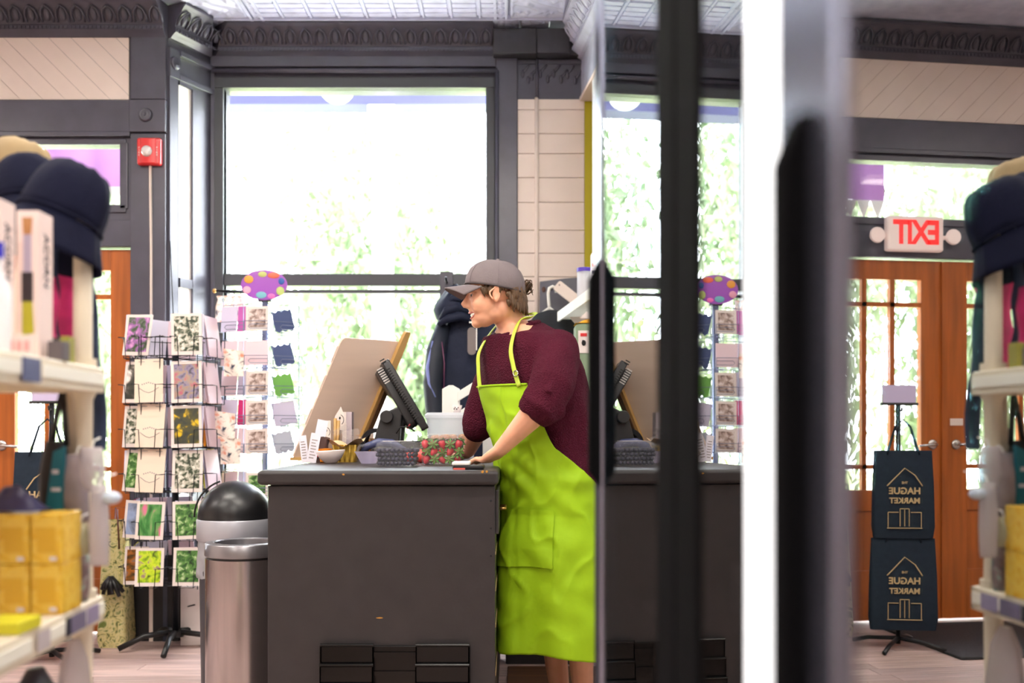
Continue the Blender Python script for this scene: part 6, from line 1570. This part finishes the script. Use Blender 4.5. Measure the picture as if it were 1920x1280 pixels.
def tote(z0, w, h, label):
    t = thing('tote_bag', label, 'bag', (sx, sy-.045, z0), .25, group='printed tote bags')
    part(MB().loft([[(x, y, z) for x, y in rrect(-w/2*e, w/2*e, -.03*f, .03*f, .012, 3)] for e, f, z in ((.96, .6, 0), (1.0, 1.0, .06), (.98, .8, h*.6), (.94, .25, h))]), 'bag_body', M_TOTE, t, smooth=SM)
    for yy in (-.012, .012):
        part(MB().tube([(-w*.26, yy, h-.02), (-w*.12, yy*.6, h+.12), (0, 0, h+.155), (w*.12, yy*.6, h+.12), (w*.26, yy, h-.02)], .008, 8, flat=.5), 'handle', M_TOTE, t, smooth=True)
    yf = -.0335
    lg = MB()
    lw = .0025
    lg.tube([(-.085, yf, h*.60), (-.05, yf, h*.72), (0, yf, h*.80), (.085, yf, h*.60)], .003, 5)
    part(lg, 'roof_print', M_GOLD, t)
    dr_ = MB()
    for a_, b_ in (((-.022, h*.14), (-.022, h*.34)), ((.022, h*.14), (.022, h*.34)), ((-.022, h*.34), (.022, h*.34)), ((-.085, h*.12), (.085, h*.12)), ((0, h*.14), (0, h*.33)), ((-.08, h*.13), (-.08, h*.30)), ((.08, h*.13), (.08, h*.30)), ((-.08, h*.30), (-.03, h*.30)), ((.03, h*.30), (.08, h*.30))):
        dr_.tube([(a_[0], yf, a_[1]), (b_[0], yf, b_[1])], .0022, 5)
    part(dr_, 'shopfront_print', M_GOLD, t)
    for s_, z_, wd in (('THE', h*.635, .016), ('HAGUE', h*.54, .046), ('MARKET', h*.43, .039)):
        o = piece('lettering', text_mesh(s_, wd, M_GOLD, .0006, True), t, (0, yf-.0005, z_), (PI/2, 0, 0))
    return t
tote(.56, .30, .44, 'upper dark tote bag printed with a house and words')
tote(.10, .33, .46, 'lower dark tote bag printed with a house and words')
# exit sign above the doors
ex = thing('exit_sign', 'white exit sign with red letters and lamp heads above the doors', 'exit sign', (-2.60, YL-.05, 2.14))
M_EXIT = mat('exit sign white', (240, 222, 216), .4, emit=((255, 225, 215), .25))
part(MB().bbox(-2.77, -2.43, YL-.07, YL-.016, 2.115, 2.31, .015), 'housing', M_EXIT, ex, world=True, smooth=SM)
ml = mat('exit red', (226, 50, 50), .4, emit=((255, 40, 40), .8))
for i, chh in enumerate('EXIT'):
    piece('letter', text_mesh(chh, .185, ml, .0015, True), ex, wloc(ex, (-2.60+(-.105, -.028, .040, .092)[i], YL-.072, 2.2125)), (PI/2, 0, 0), (.82, 1, 1))
for xx in (-2.83, -2.37):
    part(MB().lathe((0, 0, 0), [(.03, -.03), (.045, .0), (.042, .012), (.0, .014)], 20).xf(T3(xx, YL-.06, 2.20) @ R3(PI/2, 0, 0)), 'lamp_head', M_EXIT, ex, world=True, smooth=SM)
    part(MB().tube([(xx, YL-.03, 2.20), (-2.60+(.16 if xx > -2.6 else -.16), YL-.03, 2.20)], .012, 8), 'lamp_arm', M_EXIT, ex, world=True)
solo(MB().bbox(-3.5, -2.35, 4.45, 5.28, .001, .014, .01), 'doormat', mat('black rubber mat', (38, 36, 40), .8, bump=(80, .5)), 'black doormat before the double doors', 'mat')

solo(MB().bbox(-.02, .50, 3.2, 4.60, .001, .013, .005), 'shaded_floor', mat('brown shaded floor sheet', (104, 66, 36), .6, var=((2, 30, 2), .25)), 'brown shaded floor sheet under the cashier', 'mat')  # sheet added over the planks; its dark brown paints the wood floor in shade
t = thing('storage_bench', 'dark grey low storage bench behind the cashier', 'bench', (.18, 4.82, 0))
part(MB().bbox(-.03, .37, 4.69, 4.95, 0, .56, .006), 'bench_body', M_COUNTER, t, world=True)
part(MB().bbox(-.035, .375, 4.68, 4.96, .56, .59, .006), 'bench_top', M_COUNTER, t, world=True)

# ================================================================== COOLERS
M_CBLK = mat('cooler black enamel', (16, 16, 18), .9, spec=.03)
M_CMET = mat('brushed door metal', (150, 155, 178), .22, .9)
M_CIN = mat('cooler liner', (60, 84, 92), .5)
M_CGL = glass_mat('coated cooler glass', (150, 185, 190), .62, .0, fres=False)
M_LED = mat('cool white light strip', (255, 255, 255), .4, emit=((250, 252, 255), 2.2))
def bottle_meshes(c, cap):
    b_ = mesh_of(MB().lathe((0, 0, 0), [(.028, 0), (.031, .006), (.031, .13), (.026, .16), (.012, .19), (.012, .205)], 16), mat('bottle %d %d %d' % c, c, .15, coat=.3), SM, 'bottle_body')
    l_ = mesh_of(MB().lathe((0, 0, 0), [(.0316, .04), (.0316, .11)], 16, False), mat('bottle label', (206, 216, 222), .4), SM, 'label')
    k_ = mesh_of(MB().lathe((0, 0, 0), [(.014, .203), (.014, .225), (0, .226)], 12), mat('cap %d %d %d' % cap, cap, .4), SM, 'cap')
    return (('bottle_body', b_), ('label', l_), ('cap', k_))
BOT = [bottle_meshes((40, 90, 160), (230, 230, 235)), bottle_meshes((70, 140, 150), (30, 60, 120)), bottle_meshes((30, 50, 70), (200, 60, 50))]
BNAME = ['blue', 'teal', 'dark']
def cooler(name, label, loc, rz, y0, y1, depth, H, doors, mull):
    t = thing(name, label, 'cooler', loc, rz)
    part(MB().box(.0, depth, y0, y0+.03, 0, H), 'side_panel', M_CBLK, t); part(MB().box(.0, depth, y1-.03, y1, 0, H), 'side_panel', M_CBLK, t)
    part(MB().box(depth-.03, depth, y0+.03, y1-.03, 0, H), 'back_panel', M_CIN, t); part(MB().box(0, depth-.03, y0+.03, y1-.03, H-.12, H), 'header', M_CBLK, t); part(MB().box(0, depth-.03, y0+.03, y1-.03, 0, .14), 'base', M_CBLK, t)
    for z in (.42, .80, 1.18, 1.56):
        part(MB().box(.07, depth-.05, y0+.03, y1-.03, z-.012, z), 'shelf', M_CIN, t)
    for m0, m1, m in mull: part(MB().box(-.012, .03, m0, m1, .14, H-.12), 'mullion', m, t)
    for (a, b_, fm, nm) in doors:     # far stile material, near stile material
        d_ = part(MB().box(-.010, -.002, a[0], b_[0], .16, H-.14), 'door_glass', M_CGL, t)
        part(MB().box(-.014, .014, b_[0], b_[1], .14, H-.12), 'door_stile', fm, t, bevel=.004)
        part(MB().box(-.014, .014, a[1], a[0], .14, H-.12), 'door_stile', nm, t, bevel=.004)
        part(MB().box(-.012, .012, a[1], b_[1], H-.14, H-.12), 'door_rail', M_CBLK, t); part(MB().box(-.012, .012, a[1], b_[1], .14, .16), 'door_rail', M_CBLK, t)
    return t
c1 = cooler('double_door_cooler', 'black two door drinks cooler behind the nearer cooler', (.284, 0, 0), math.radians(4), .79, 1.79, .44, 2.05,
    [((1.262, 1.165), (1.705, 1.775), M_CMET, M_CBLK), ((.87, .83), (1.062, 1.075), M_CBLK, M_CBLK)], [(1.075, 1.165, M_CBLK)])
part(MB().prism([(-.012, 1.0), (-.032, 1.03), (-.032, 1.36), (-.014, 1.395), (-.012, 1.395)], 'y', 1.708, 1.732), 'door_handle', M_CBLK, c1, bevel=.003)
c2 = cooler('glass_door_cooler', 'black glass door cooler nearest the viewer, mirroring the shop', (.2324, 0, 0), math.radians(4), -.42, .752, .48, 2.05,
    [((-.30, -.40), (.550, .660), M_CMET, M_CBLK)], [])
part(MB().box(-.002, .0, .664, .750, .02, 2.04), 'light_strip', M_LED, c2)
part(MB().prism([(-.014, .50), (-.034, .52), (-.034, 1.262), (-.022, 1.290), (-.014, 1.290)], 'y', .590, .614), 'door_handle', M_CBLK, c2, bevel=.002)
for ci, (cl, ys, nm, zt) in enumerate(((c1, [.88, .96, 1.04, 1.28, 1.36, 1.44, 1.52, 1.60], 'two door cooler', (.80, 1.18)), (c2, [-.2, -.1, 0, .1, .2, .3, .39, .47], 'nearest cooler', (.80, 1.18)))):
    for zi, z in enumerate(zt):
        for k, y in enumerate(ys):
            q = (k+zi*2) % 3
            p = MW[cl.name] @ Vector((.16, y, z))
            o = thing('drink_bottle', '%s drink bottle, %s from the near end, %s shelf of the %s' % (BNAME[q], ['first', 'second', 'third', 'fourth', 'fifth', 'sixth', 'seventh', 'eighth'][k], ['lower', 'upper'][zi], nm), 'bottle', tuple(p), group='drink bottles in the coolers')
            for n_, me_ in BOT[q]: piece(n_, me_, o, (0, 0, 0))
